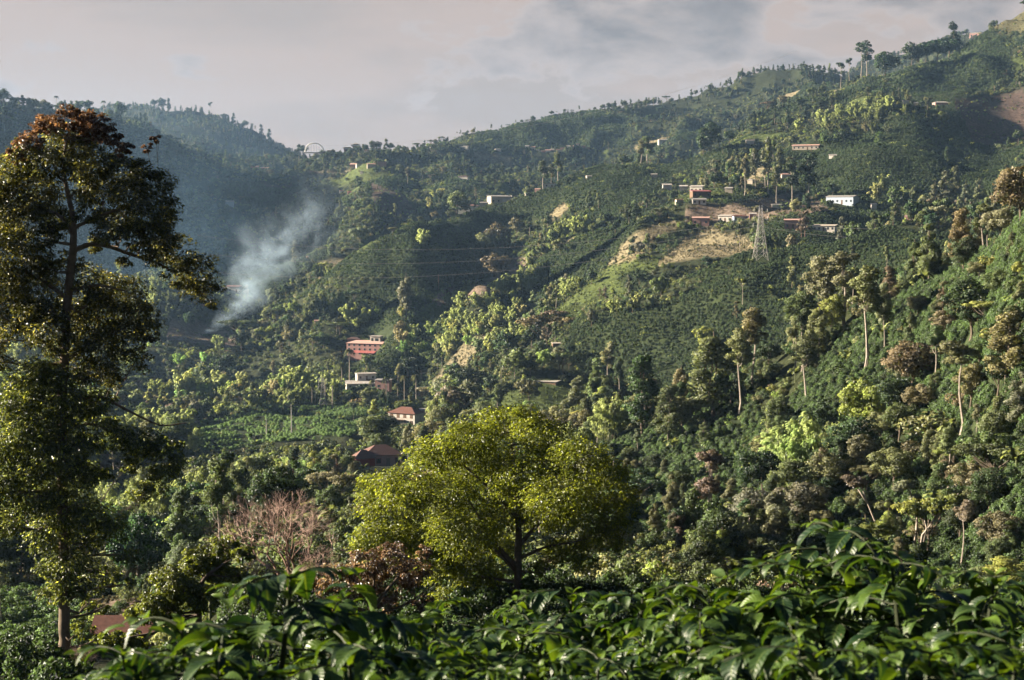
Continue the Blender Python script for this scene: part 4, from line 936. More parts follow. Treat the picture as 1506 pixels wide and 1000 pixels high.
# -- pylons and poles
def pylon(label,px,base,top,rmin,rmax,halfpx,arms=True,n=9):
    h_=hit(px,base,rmin,rmax) or crest(px,rmin,rmax); x,y,z,r=h_; s=mpp(r); H=(base-top)*s; w=halfpx*s
    root=bpy.data.objects.new('lattice_pylon',None); COL.objects.link(root); root.location=(x,y,z-.5); root.rotation_euler=(0,0,math.radians(12)); tag(root,label,'pylon')
    prof=lambda t: w*(1-t/.62)**1.0*.62+w*.38 if t<.62 else w*.38*(1-(t-.62)*1.3)
    rd=max(.08,.20*s)
    for sx in (-1,1):
        for sy in (-1,1):
            b=MB(); b.tube([(sx*prof(t),sy*prof(t),t*H) for t in (0,.3,.62,.8,1.0)],[rd*1.2]*5,4); b.build('leg',M['steel'],root)
    b=MB(); ts=[0,.17,.32,.45,.55,.64,.72,.8,.88,.95]
    for t0,t1 in zip(ts[:-1],ts[1:]):
        for f in range(4):
            c=[(-1,-1),(1,-1),(1,1),(-1,1)]; p,q=c[f],c[(f+1)%4]; a0,a1=prof(t0),prof(t1)
            b.tube([(p[0]*a0,p[1]*a0,t0*H),(q[0]*a1,q[1]*a1,t1*H)],[rd*.6]*2,4); b.tube([(q[0]*a0,q[1]*a0,t0*H),(p[0]*a1,p[1]*a1,t1*H)],[rd*.6]*2,4)
            b.tube([(p[0]*a1,p[1]*a1,t1*H),(q[0]*a1,q[1]*a1,t1*H)],[rd*.55]*2,4)
    b.build('bracing',M['steel'],root)
    if arms:
        for t in (.66,.80,.93):
            for sd in (-1,1):
                b=MB(); L_=w*.9; b.tube([(sd*prof(t),0,t*H),(sd*(prof(t)+L_),0,t*H+.3)],[rd,.05],4); b.tube([(sd*prof(t),0,t*H+1.4),(sd*(prof(t)+L_),0,t*H+.3)],[rd*.8,.05],4); b.tube([(sd*(prof(t)+L_),0,t*H+.3),(sd*(prof(t)+L_),0,t*H-1.3)],[.12]*2,5); b.build('crossarm',M['steel'],root)
    KEEP_CLEAR.append((x,y,w+2)); SIGHT.append((px-halfpx-2,px+halfpx+2,top,base+14,r)); LAND.append((label,px,base)); return root,H
pylon('tall grey lattice pylon standing on the crest of the coffee hill',1118,391,311,790,880,9)
pylon('slender lattice pylon among palms at the far edge of the valley field',475,598,554,820,1000,5,arms=True)
def pole(label,px,base,top,rmin,rmax,mat='wood',arm=True,group=None,rad=.16):
    h_=hit(px,base,rmin,rmax) or crest(px,rmin,rmax); x,y,z,r=h_; s=mpp(r); H=(base-top)*s
    root=bpy.data.objects.new('utility_pole',None); COL.objects.link(root); root.location=(x,y,z-.5); tag(root,label,'pole',group)
    b=MB(); b.tube([(0,0,0),(.05,0,H*.5),(0,0,H+.5)],[rad*1.3,rad*1.1,rad*.8],6); b.build('mast',M[mat],root)
    if arm: b=MB(); b.box(-.9,.9,-.06,.06,H-.3,H-.1); b.box(-.6,.6,-.06,.06,H-1.3,H-1.15); b.build('crossarm',M['wood'],root)
    SIGHT.append((px-4,px+4,top,base+14,r)); return root,H
pole('bare grey pole standing alone right of the valley pylon',489,603,570,820,1000,'pale_bark',False,rad=.25)
pole('thick pale pole directly right of the valley pylon',478.5,600,560,820,1000,'pale_bark',False,rad=.25)
pole('left pole of the paired timber poles beside the valley pylon',459,597,574,820,1000,'pale_bark',True)
pole('right pole of the paired timber poles beside the valley pylon',463.5,598,574,820,1000,'pale_bark',True)
pole('tall grey pole rising from the near edge of the valley field',429,654,608,640,860,'concrete',True,rad=.2)
pole('short grey pole standing in the left part of the valley field',392,642,617,640,860,'concrete',True,rad=.18)
pole('pole on the crest of the coffee hill, far right of the tall pylon',1313,354,344,820,960,'wood',True)
pole('pole on the slope above the long pink roofed house',1193,228,214,1300,1650,'wood',True)
pole('pole on the track above the terraced fields',1063,229,220,1450,1700,'wood',True)
pole('thin pole at the foot of the bare brown spur',645,432,408,950,1200,'wood',True)
pole('yellow topped short pole on the near right hillside, left one',1009,650,637,300,420,'cream',False,rad=.1)
pole('yellow topped short pole on the near right hillside, right one',1041,646,635,300,420,'cream',False,rad=.1)
# ---------------------------------------------------------------- single trees, read off the photograph
AUTO=[False]
TREES=[]   # every placed plant: dict for the labels
def plant(kind,px,base,top,tint,rmin=0,rmax=9e9,parts=None,wide=1.0,mode='hit',yaw=None,name=None):
    if mode=='crest': h_=crest(px,rmin,rmax)
    else: h_=hit(px,base,rmin,rmax)
    if h_ is None: h_=crest(px,max(rmin,60),min(rmax,5200))
    x,y,z,r=h_
    if AUTO[0]:
        for x0,x1,y0,y1,ra in SIGHT:
            if px+7>x0 and px-7<x1 and base>y0 and top<y1-14 and 125<r<ra*1.01: return None
    az,tt=pix_dir(px,top); H=r*tt-z; pr=PROTO[kind]; 
    k=int(abs(px*13+base*7))%len(pr); 
    if r>620 and kind not in('palm',): p=PROTO[kind+'_lo'][k]
    else: p=pr[k]
    s=max(.12,min(2.6,H/p['H'])); sx=s*wide
    R=random.Random(int(px*31+base)); yw=R.uniform(0,6.28) if yaw is None else yaw
    nm=name or {'round':'broadleaf_tree','leafy':'leafy_tree','tall':'tall_tree','pole':'slender_tree','umbrella':'umbrella_tree','withered':'withered_tree','eucalyptus':'eucalyptus_tree','bush':'shrub','bamboo':'bamboo_clump','palm':'palm_tree','banana':'banana_plant','coffee':'coffee_shrub'}[kind]
    t=[min(.45,c*R.uniform(.9,1.12)) for c in tint]
    big=(H/mpp(r))>34 if parts is None else parts
    if big and p['trunk'] is not None:
        root=bpy.data.objects.new(nm,None); COL.objects.link(root)
        c=obj('trunk' if kind!='bamboo' else 'culm',p['trunk'],root); f=obj('crown' if kind!='bamboo' else 'foliage',p['crown'],root); f['tint']=t; c['tint']=t
    else:
        root=obj(nm,p['whole']); root['tint']=t
    root.location=(x,y,z-.15*s); root.rotation_euler=(0,0,yw); root.scale=(sx,sx,s)
    TREES.append(dict(o=root,kind=kind,px=px,py=(base+top)/2 if mode!='crest' else top,tint=tint,H=H,r=r,crest=(mode=='crest')))
    KEEP_CLEAR.append((x,y,1.5)); return root
O_=T_OLIVE;D_=T_DARK;G_=T_MID;Y_=T_LIME;B_=T_BROWN;P_=T_PINK;Q_=T_GREY;K_=T_BAMB
HILL=[ # kind,px,base,top,tint,wide
('tall',1087,608,478,O_,1.1),('leafy',1050,612,470,O_,1.25),('tall',1108,575,448,B_,1.15),('tall',1183,596,490,O_,1.4),('tall',1170,548,462,O_,1.2),
('tall',1273,545,385,O_,1.1),('tall',1241,482,362,B_,1.5),('round',1216,470,372,B_,.85),('leafy',1205,535,440,O_,1.1),('leafy',1307,450,388,B_,1.2),
('leafy',1365,418,322,O_,.95),('leafy',1415,378,300,B_,1.0),('leafy',1441,374,315,O_,.9),('round',1473,352,300,B_,1.2),('round',1500,338,232,B_,.95),('tall',1446,340,294,G_,1.2),
('pole',1412,640,488,O_,1.3),('round',1428,600,530,O_,.9),('round',1342,585,492,B_,1.15),('bush',1380,655,592,O_,1.3),('round',1296,652,600,O_,1.2),('round',1314,722,650,O_,1.2),
('leafy',1482,575,450,O_,1.35),('leafy',1500,640,540,Q_,1.2),('umbrella',1460,726,650,G_,1.3),('tall',1043,803,650,P_,1.0),('leafy',1140,806,720,Q_,1.15),('leafy',1095,812,730,D_,1.3),
('round',1165,745,700,G_,1.2),('slot',0,0,0,G_,1),
('umbrella',1365,815,725,Y_,.75),('pole',1415,845,728,P_,1.0),('umbrella',962,872,826,Y_,1.0),('leafy',905,870,800,D_,1.3),
('tall',895,566,498,O_,1.0),('leafy',850,640,548,O_,1.2),('leafy',945,650,512,D_,1.1),('leafy',985,655,560,G_,1.3),('round',905,642,588,B_,1.1),('round',1003,640,575,O_,1.0),('leafy',828,655,590,G_,1.2),
('round',1180,470,425,G_,1),('round',1130,545,500,D_,1.2),('bush',1225,690,650,D_,1.2),('round',1265,770,715,O_,1.1),('round',1210,790,745,O_,1.0),('leafy',1320,800,745,Q_,1.0),
('round',1440,870,830,O_,1.4),('round',1485,880,815,Y_,1.5),('bush',1060,690,655,D_,1),('round',1150,650,610,G_,1),('round',1000,720,680,D_,1.1),('round',1240,850,800,O_,1.2),('umbrella',1270,820,770,Y_,.9),
('round',1390,500,455,B_,1.3),('round',1430,460,420,O_,1.2),('bush',1330,560,525,O_,1.2),('bush',1460,500,470,Y_,1.2),('round',1350,470,430,B_,1.1),('bush',1235,560,530,G_,1.1),
('round',1395,720,675,B_,1.0),('round',1480,700,655,G_,1.2),('leafy',1075,760,700,O_,1.1),('round',1120,680,640,O_,1.1),('bush',1290,580,550,D_,1.2),('round',920,760,715,D_,1.1),('round',960,700,665,D_,1.2),
('leafy',1338,510,452,G_,1),('pole',1300,520,448,O_,1.1),('withered',1000,800,755,P_,1.0),('round',925,690,655,G_,1.1),('round',1440,545,500,G_,1.1),('leafy',1375,590,540,G_,1.2),
]
for k,px,b,t,c_,wd in HILL:
    c_=tuple(q*1.45 for q in c_); wd*=1.15
    if k!='slot': plant(k,px,b,t,c_,150,455 if px>800 else 620,wide=wd) if px>=1000 or t>600 else plant(k,px,b,t,c_,200,700,wide=wd)
# hill foot: pale forked trees with leaning trunks
def forked(label,px,base,segs,tufts,rmin,rmax,tint,name='forked_tree',mat='pale_bark',rad=.16):
    x,y,z,r=hit(px,base,rmin,rmax) or crest(px,rmin,rmax); s=mpp(r); rng=np.random.default_rng(int(px)); az=math.atan2(x,y)
    root=bpy.data.objects.new(name,None); COL.objects.link(root); root.location=(x,y,z-.3); root.rotation_euler=(0,0,-az); tag(root,label,'tree')
    zb=(base-base)
    mb=MB(); P=lambda q:((q[0]-px)*s,q[2]*s if len(q)>2 else 0,(base-q[1])*s+.3)
    for sg in segs:
        mb.tube([P(q) for q in sg],[rad*(1-.5*i/(len(sg)-1)) for i in range(len(sg))],6)
    mb.build('trunk',M[mat],root,smooth=True)
    lv=Leaves(rng); lob=[(*P(q[:2]+(q[3] if len(q)>3 else 0,)),q[2]*s,q[2]*s*.45) for q in tufts]
    lobes_fill(lv,lob,700*len(tufts),.3,rng,shell=.35); V,F,v=lv.arrays()
    o=obj('crown',mesh_np('crown',V,F,[M['leaf']],attrs={'v':('POINT','FLOAT',v),'bulge':('POINT','FLOAT_VECTOR',lv.bulge)}),root); o['tint']=tint
    LAND.append((label,px,base)); return root
forked('pale forked tree with a bright green tuft above the right coffee bushes',1358,822,[[(1352,822),(1356,790),(1372,768),(1395,742),(1405,728)],[(1358,800),(1362,780),(1358,765)],[(1372,768),(1378,758),(1384,750)]],[(1362,752,16),(1378,742,14),(1350,760,10),(1402,735,12)],160,330,T_LIME)
forked('ivy wrapped pale tree with a broken top beside the forked tree',1344,818,[[(1343,818),(1347,780),(1348,755),(1338,728),(1330,712)],[(1348,755),(1352,740)]],[(1332,716,13),(1345,735,10),(1322,722,10)],160,330,T_GREY)
forked('bare pale tree leaning left out of the scrub',1300,800,[[(1300,800),(1287,768),(1276,742),(1268,722)],[(1276,742),(1262,722)],[(1268,722),(1258,708)]],[(1262,712,15),(1248,706,10)],160,330,T_PINK)
forked('short pale tree leaning left beside the bare leaning tree',1322,798,[[(1322,798),(1318,775),(1306,757),(1301,750)]],[(1300,745,13),(1312,750,12)],160,330,T_OLIVE)
MID=[ # valley and slopes
('umbrella',805,520,460,B_,1.25,640,900),('round',780,556,524,D_,1.1,640,900),('umbrella',828,552,514,O_,1.1,640,900),('round',778,598,552,O_,1.2,600,800),
('round',565,672,606,D_,1.25,600,760),('round',665,622,565,P_,1.35,640,950),('round',693,600,556,Q_,1.2,640,950),('round',640,640,590,O_,1.0,600,900),
('leafy',285,812,722,D_,1.2,240,480),('umbrella',268,830,766,Q_,.85,180,400),('round',202,868,812,P_,1.1,160,300),('round',500,690,655,Q_,1.1,500,700),('round',445,735,690,O_,1.0,330,520),
('umbrella',400,735,700,O_,1.3,330,520),('round',520,715,672,Q_,.9,450,640),('bush',532,722,700,P_,1.1,420,640),('round',600,560,500+20,D_,1.2,880,1100),('umbrella',620,560,535,D_,1.5,880,1100),
('umbrella',680,575,540,D_,1.6,820,1000),('umbrella',640,545,515,G_,1.4,880,1080),('round',590,505,470,B_,.9,1000,1180),('umbrella',500,500,472,G_,1.6,1000,1200),('umbrella',460,520,490,D_,1.6,950,1150),
('umbrella',350,500,468,G_,1.6,1050,1300),('round',330,560,515,D_,1.1,900,1100),('round',355,520,485,D_,1.2,950,1150),('round',300,570,530,G_,1.0,850,1050),('round',250,628,592,Q_,1.1,760,900),
('round',530,600,560,D_,1.2,840,980),('round',520,620,590,D_,1.3,760,900),('round',320,700,655,D_,1.3,560,740),('round',350,690,655,D_,1.2,560,740),('round',380,660,636,Q_,1.2,640,760),('round',405,665,640,D_,1.2,620,760),
('round',870,480,455,B_,1.0,700,860),('round',1135,440,418,Y_,1.0,700,860),('pole',1092,450,408,Y_,1.3,700,880),('pole',1072,415,390,O_,1.2,780,900),
('round',1010,376,358,D_,1.3,970,1100),('pole',1088,366,334,O_,1.1,940,1100),('pole',1081,370,344,O_,1.1,940,1100),('withered',1184,350,305,P_,1.0,930,1100),('withered',1178,352,310,P_,.9,930,1100),('withered',1340,350,304,P_,1.0,860,1100),('withered',1370,322,298,P_,1.0,1000,1300),
('leafy',1238,362,316,Q_,1.0,880,1100),('leafy',925,470,390+10,Q_,.8,800,1000),('pole',983,388,362,O_,1.2,950,1100),('pole',955,385,360,Q_,1.3,950,1100),('round',1040,400,375,D_,1.2,880,1010),('round',1055,400,377,D_,1.1,880,1010),('round',1000,410,390,D_,1.2,880,1000),
('round',1150,390,365,P_,1.1,850,1000),('round',1155,398,380,B_,1.2,850,1000),('round',940,424,398,D_,1.3,860,1000),('round',728,390,365,B_,1.0,1000,1200),('leafy',930,465,425,G_,1.1,760,900),
('leafy',597,470,392,Q_,.9,1000,1300),('leafy',595,460,400,Q_,1.0,1000,1300),('round',530,360,330,Q_,1.3,1350,1700),('leafy',487,380,345,Q_,1.0,1250,1700),('leafy',435,390,350,Q_,1.1,1300,1800),
('round',872,350,325,Y_,1.0,1050,1300),('round',690,405,360,O_,1.1,1000,1300),('round',700,380,345,B_,1.1,1050,1300),('round',720,370,330,O_,1.1,1080,1330),('round',735,360,325,B_,1.0,1080,1330),('round',760,350,318,O_,1.1,1080,1400),('round',670,415,385,D_,1.3,1000,1250),('round',650,418,392,D_,1.2,1000,1250),
('round',905,345,320,D_,1.1,1050,1300),('round',925,332,300,G_,1.1,1050,1350),('tall',1142,300,240,O_,1.0,1050,1450),('round',1220,318,292,G_,1.0,1050,1300),('round',1112,318,300,O_,1.1,1050,1300),
('leafy',1390,300,248,Q_,1.2,1000,1500),('leafy',1405,300,240,Q_,1.0,1000,1500),('leafy',1420,310,262,Q_,1.1,1000,1500),('leafy',1375,310,262,Q_,1.1,1000,1500),('leafy',1440,300,258,Q_,1.1,1000,1500),('round',1360,318,285,G_,1.2,1000,1400),('round',1318,314,272,G_,1.1,1000,1400),
('leafy',1480,260,240,Q_,1.3,1000,1600),('round',1240,210,188,D_,1.2,1350,1600),('round',1385,395,372,G_,1.1,800,980),('pole',830,440,412,O_,1.1,880,1000),('withered',890,445,418,P_,1.0,880,1000),('withered',882,443,420,B_,1.0,880,1000),
('eucalyptus',1110,285,212,O_,.9,1050,1500),('eucalyptus',1130,288,200,O_,.85,1050,1500),('eucalyptus',1147,275,212,O_,.9,1050,1500),('eucalyptus',1164,310,232,D_,1.0,1050,1500),('eucalyptus',1188,308,222,D_,1.1,1050,1500),('eucalyptus',1095,290,225,O_,.9,1050,1500),('eucalyptus',1125,282,215,Q_,.9,1050,1500),('eucalyptus',1085,268,225,O_,.9,1150,1600),('eucalyptus',1070,250,222,G_,1.0,1200,1600),
('umbrella',150,560,540,G_,1.4,900,1300),('round',30,570,540,D_,1.2,800,1200),('round',15,520,490,G_,1.1,900,1300),
('leafy',215,880,838,G_,1.0,160,300),('round',30,850,800,D_,1.2,220,420),('round',170,830,785,G_,1.1,200,400),('round',230,790,745,G_,1.2,280,480),('leafy',330,830,790,D_,1.2,200,400),('round',350,760,722,B_,1.1,300,500),
('round',890,880,838,O_,1.1,140,260),('round',1010,870,832,G_,1.0,140,260),('bush',1120,880,850,O_,1.4,110,200),('round',500,800,752,D_,1.2,220,450),('round',470,790,748,G_,1.2,220,450),('leafy',515,780,728,Q_,1.0,240,450),('umbrella',490,735,705,D_,1.3,300,520),
('pole',2,930,835,Q_,.8,130,260),
]
for k,px,b,t,c_,wd,a,e in MID: plant(k,px,b,t,c_,a,e,wide=wd)
RIDGE=[ # standing on crests: kind,px,top,tint,rmin,rmax,wide
('eucalyptus',799,232,G_,1380,1500,1.5),('eucalyptus',821,222,O_,1380,1500,1.3),('eucalyptus',811,238,G_,1380,1500,1.1),('eucalyptus',952,196,O_,1440,1600,1.6),('eucalyptus',943,204,O_,1440,1600,1.5),('round',839,256,O_,1400,1520,1.0),
('round',1045,178,D_,1480,1700,1.05),('round',1034,192,D_,1480,1700,.9),('round',1072,188,D_,1500,1750,.9),('round',672,278,O_,1300,1480,1.0),
('palm',86,139,D_,1700,2300,1.0),('umbrella',42,144,D_,1600,2300,1.3),('round',8,127,D_,1600,2300,1.2),('round',22,140,D_,1600,2300,1.1),('round',132,145,D_,1700,2300,1.1),('palm',155,146,D_,1700,2300,1.0),('umbrella',106,151,D_,1700,2300,1.2),
('round',178,148,D_,1700,2300,1.0),('round',210,152,D_,3400,4100,1.0),('leafy',385,181,D_,3400,4100,1.1),('leafy',397,188,D_,3400,4100,1.0),('pole',311,149,D_,3400,4100,.9),('round',331,165,D_,3400,4100,1.1),('leafy',250,143,D_,3400,4100,1.0),('round',240,143,D_,3400,4100,1.0),('round',228,144,D_,3400,4100,1.0),('leafy',345,165,D_,3400,4100,1.0),('round',362,175,D_,3400,4100,1.0),('leafy',290,153,D_,3400,4100,.9),
('eucalyptus',1272,58,D_,1850,2150,1.2),('pole',1264,57,D_,1850,2150,1.2),('round',1299,62,D_,1850,2150,1.4),('pole',1246,84,D_,1850,2150,1.0),('pole',1234,90,D_,1850,2150,1.0),('round',1375,47,D_,1900,2200,1.4),('leafy',1397,27,D_,1900,2200,1.0),('round',1392,42,D_,1900,2200,1.4),('round',1358,50,D_,1900,2200,1.0),('umbrella',1503,0,D_,1950,2200,.8),('round',1337,60,D_,1900,2200,1.1),('round',1346,80,P_,1900,2200,.4),
('leafy',805,150,D_,2700,5100,1.4),('leafy',821,149,D_,2700,5100,1.4),('round',575,208,D_,2000,2300,1.2),('round',549,206,D_,2000,2300,1.3),('round',557,207,D_,2000,2300,1.2),('round',538,210,D_,2000,2300,.9),('round',446,211,D_,2100,2500,1.2),('leafy',440,210,D_,2100,2500,1.2),('round',475,218,D_,2100,2500,1.2),
]
for k,px,t,c_,a,e,wd in RIDGE: plant(k,px,t+10,t,c_,a,e,wide=wd,mode='crest')
AUTO[0]=True; rr=random.Random(9)
px=600
while px<1232:
    if rr.random()<.8:
        x,y,z,r=crest(px,2150,2900); pyc=float(to_pix(x,y,z)[1]); k=rr.choice(['round','round','leafy','eucalyptus','tall','umbrella','palm'])
        plant(k,px,pyc,pyc-rr.uniform(4.5,11)*(1.2 if k in('leafy','eucalyptus','palm') else 1),D_ if rr.random()<.8 else G_,2150,2900,mode='crest',wide=rr.uniform(.8,1.25))
    px+=rr.uniform(5,15)
px=-5
while px<425:
    if rr.random()<.75 and not 60<px<165:
        x,y,z,r=crest(px,1500,2600); pyc=float(to_pix(x,y,z)[1]); k=rr.choice(['round','round','leafy','umbrella'])
        plant(k,px,pyc,pyc-rr.uniform(5,11),D_,1500,2600,mode='crest',wide=rr.uniform(.9,1.3))
    px+=rr.uniform(7,16)
px=1120
while px<1340:
    if rr.random()<.7:
        x,y,z,r=crest(px,1700,2250); pyc=float(to_pix(x,y,z)[1]); k=rr.choice(['round','leafy','eucalyptus','pole'])
        plant(k,px,pyc,pyc-rr.uniform(7,16),rr.choice([D_,G_,O_]),1700,2250,mode='crest',wide=rr.uniform(.8,1.2))
    px+=rr.uniform(8,18)
# spur crests carry their own lines of trees
for (pa,pb,ra,rb,h0,h1,stp) in ((560,690,1180,1480,5,12,17),(840,960,1400,1620,6,14,15),(1000,1160,1480,1900,8,20,13),(640,780,1050,1450,9,18,12),(960,1140,940,1030,6,14,20),(740,1000,900,1010,6,14,22),(1180,1330,1500,1700,7,14,14)):
    px=pa
    while px<pb:
        x,y,z,r=crest(px,ra,rb); pyc=float(to_pix(x,y,z)[1]); k=rr.choice(['round','round','leafy','umbrella','tall','bush'])
        if rr.random()<.75: plant(k,px,pyc,pyc-rr.uniform(h0,h1)*(.6 if k=='bush' else 1),rr.choice([D_,G_,O_,Q_,B_]),ra,rb,mode='crest',wide=rr.uniform(.9,1.3))
        px+=rr.uniform(.6,1.4)*stp
AUTO[0]=False
# bamboo
BB=[(1165,702,598,200,300,1.3),(1205,695,592,200,300,1.3),(1140,692,615,200,300,1.0),(1232,688,608,200,300,1.0),(1185,705,606,200,300,1.1),(1152,706,612,200,300,1.0),
 (905,470,430,760,960,1.1),(935,462,425,760,960,1.0),(960,460,428,760,960,.9),(1300,292,248,1100,1500,1.0),(1290,300,262,1100,1500,1.0),(1330,300,268,1100,1500,.9)]
for px,b,t,a,e,wd in BB: plant('bamboo',px,b,t,K_,a,e,wide=wd)
AUTO[0]=True; br=random.Random(21)
def belt(poly,n,h0,h1,a,e,tint=K_,kind='bamboo'):
    xs=[p[0] for p in poly];ys=[p[1] for p in poly];k=0;tr=0
    while k<n and tr<n*30:
        tr+=1; px=br.uniform(min(xs),max(xs));py=br.uniform(min(ys),max(ys))
        if pip(np.array([px]),np.array([py]),poly)[0]:
            t=[c*br.uniform(.8,1.15) for c in tint]; plant(kind,px,py,py-br.uniform(h0,h1),t,a,e,wide=br.uniform(.95,1.4)); k+=1
belt([(200,605),(260,560),(400,575),(490,590),(490,602),(300,612)],34,24,36,740,1000)
belt([(210,560),(280,530),(350,545),(330,575)],14,22,30,800,1150)
belt([(310,745),(350,705),(420,680),(500,690),(450,740)],20,36,54,330,640)
belt([(480,665),(540,640),(560,650),(560,690),(500,700)],8,24,34,520,720)
belt([(560,520),(640,490),(760,450),(770,480),(700,530),(610,545)],30,24,36,880,1090)
belt([(480,460),(540,440),(640,445),(640,470),(520,480)],11,16,24,980,1200)
belt([(600,320),(640,285),(660,300),(650,325)],6,14,20,1350,1900)
belt([(1190,215),(1240,170),(1320,185),(1300,235)],14,16,26,1400,1700,(.085,.115,.04))
belt([(830,610),(880,590),(890,600),(850,620)],6,22,30,600,760,K_)
belt([(150,780),(220,760),(235,800),(170,815)],6,40,55,250,450)
AUTO[0]=False
# palms
for px,b,t in ((424,601,567),(495,501,472),(503,590,528),(514,574,508),(568,602,550),(595,600,548),(612,604,546),(547,596,556),(585,604,560)): plant('palm',px,b,t,(.10,.11,.05),780,1200,wide=.85,parts=True)
for px,b,t in ((755,690,640),(600,700,655),(590,712,668),(520,620,605),(737,560,535),(650,545,520)): plant('palm',px,b,t,(.09,.11,.05),450,1150,wide=.8)
# bananas
for k in range(26):
    px=br.uniform(290,480); plant('banana',px,612+br.uniform(-8,3)-((px-290)*.06),597+br.uniform(-4,2)-((px-290)*.06),(.20,.26,.09),760,980)
for k in range(22):
    px=br.uniform(1140,1210); py=br.uniform(296,312); plant('banana',px,py,py-9,(.16,.21,.08),1000,1300)
for k in range(30):
    px=br.uniform(760,930); py=480-(px-760)*.42+br.uniform(-30,6); plant('banana',px,py,py-br.uniform(8,11),(.18,.23,.08),850,1300)
for k in range(20):
    px=br.uniform(1020,1110); py=br.uniform(600,760); plant('banana',px,py,py-br.uniform(14,20),(.13,.19,.05),200,420)
# brightest scrub and shrubs of the near hillside
for k in range(96):
    px=br.uniform(1000,1506); lo=max(430,900-(px-1000)*1.0); py=br.uniform(lo,850)
    kd=br.choice(['bush','round','round','leafy','leafy','tall','umbrella']); t=br.choice([O_,O_,Q_,G_,G_,G_,D_,B_,Y_,D_]); t=tuple(c*1.35 for c in t)
    plant(kd,px,py,py-br.uniform(50,96)*(.5 if kd in('bush','umbrella') else 1),t,150,430,wide=br.uniform(1.0,1.4))
for k in range(26):
    px=br.uniform(860,1080); py=br.uniform(655,800); kd=br.choice(['round','leafy','tall'])
    plant(kd,px,py,py-br.uniform(34,60),br.choice([O_,G_,D_,D_,Q_]),150,430,wide=br.uniform(1.0,1.4))

for px,py,h,kd,t in ((1440,418,38,'round',O_),(1462,395,30,'bush',Y_),(1488,378,44,'leafy',G_),(1470,440,50,'round',G_),(1500,470,60,'leafy',O_),(1448,485,46,'umbrella',Y_),(1480,520,50,'round',B_),(1415,470,40,'bush',O_),(1500,415,34,'round',Y_),(1455,450,26,'bush',Y_),(1430,440,24,'bush',Y_),(1485,455,28,'banana',Y_),(1405,440,26,'banana',Y_),(1378,470,30,'round',G_)):
    plant(kd,px,py,py-h,tuple(c*1.35 for c in t),150,430,wide=1.2)
# ---------------------------------------------------------------- the large near trees
def sprays(lv,lobes,n,size,rng,sub=16,droop=.5,vmean=.5,shell=(.35,1.0),flat=.8,w=.5,sr=.30,seed=0,dz=None,fat=1):
    """leaves gathered in small drooping sprays spread through each lobe"""
    tot=sum(l[3]**2 for l in lobes)
    for l in lobes:
        k=max(4,int(round(n*l[3]**2/tot/34))); d=rdirs(k,rng,.12); q=rng.uniform(shell[0],shell[1],k)**.6
        c=np.array(l[:3])+d*q[:,None]*l[3]*np.array([1,1,flat])
        for j in range(k):
            m=rng.integers(24,44); e=rdirs(m,rng,.1)*rng.uniform(.2,1,(m,1))**.5*np.array([1.15,1.15,.7])*l[3]*sr*rng.uniform(.8,1.3)
            p=c[j]+e; out=unit(e+d[j]*l[3]*.2)
            ax=unit(out+np.array([0,0,-droop])+rng.normal(size=(m,3))*.35)
            nn=unit(np.array([0,0,.8])+out*.5+rng.normal(size=(m,3))*.45)
            lv.put(p,nn,size*rng.uniform(.7,1.3,m),np.clip(vmean+rng.normal()*.10+rng.normal(size=m)*.2,0,1),axis=ax,w=w)
M['left_bark']=solid('left_bark',(.16,.12,.085),.9,.5,3,bump=.5)
def hero_leaf(name,col,col2,**k): return leafy(name,tint=False,col=col,col2=col2,**k)
M['left_leaf']=hero_leaf('left_leaf',(.075,.080,.022),(.38,.30,.07),transl=.36,gloss=.09,rough=.5,spread=.5,hue=.03)
M['left_red']=hero_leaf('left_red',(.11,.055,.030),(.26,.13,.07),transl=.3,gloss=.08,rough=.45,spread=.45,hue=.02)
M['creeper']=hero_leaf('creeper_leaf',(.072,.092,.022),(.36,.34,.065),transl=.36,gloss=.09,rough=.5,spread=.5)
M['centre_leaf']=hero_leaf('centre_leaf',(.118,.145,.014),(.36,.34,.030),transl=.38,gloss=.05,rough=.5,spread=.42,hue=.05)
M['bush_leaf']=hero_leaf('bush_leaf',(.11,.135,.02),(.28,.27,.04),transl=.36,gloss=.09,rough=.5,spread=.42,hue=.05)
M['brown_leaf']=hero_leaf('brown_leaf',(.15,.088,.052),(.30,.20,.10),transl=.25,gloss=.12,rough=.5,spread=.45,hue=.03)
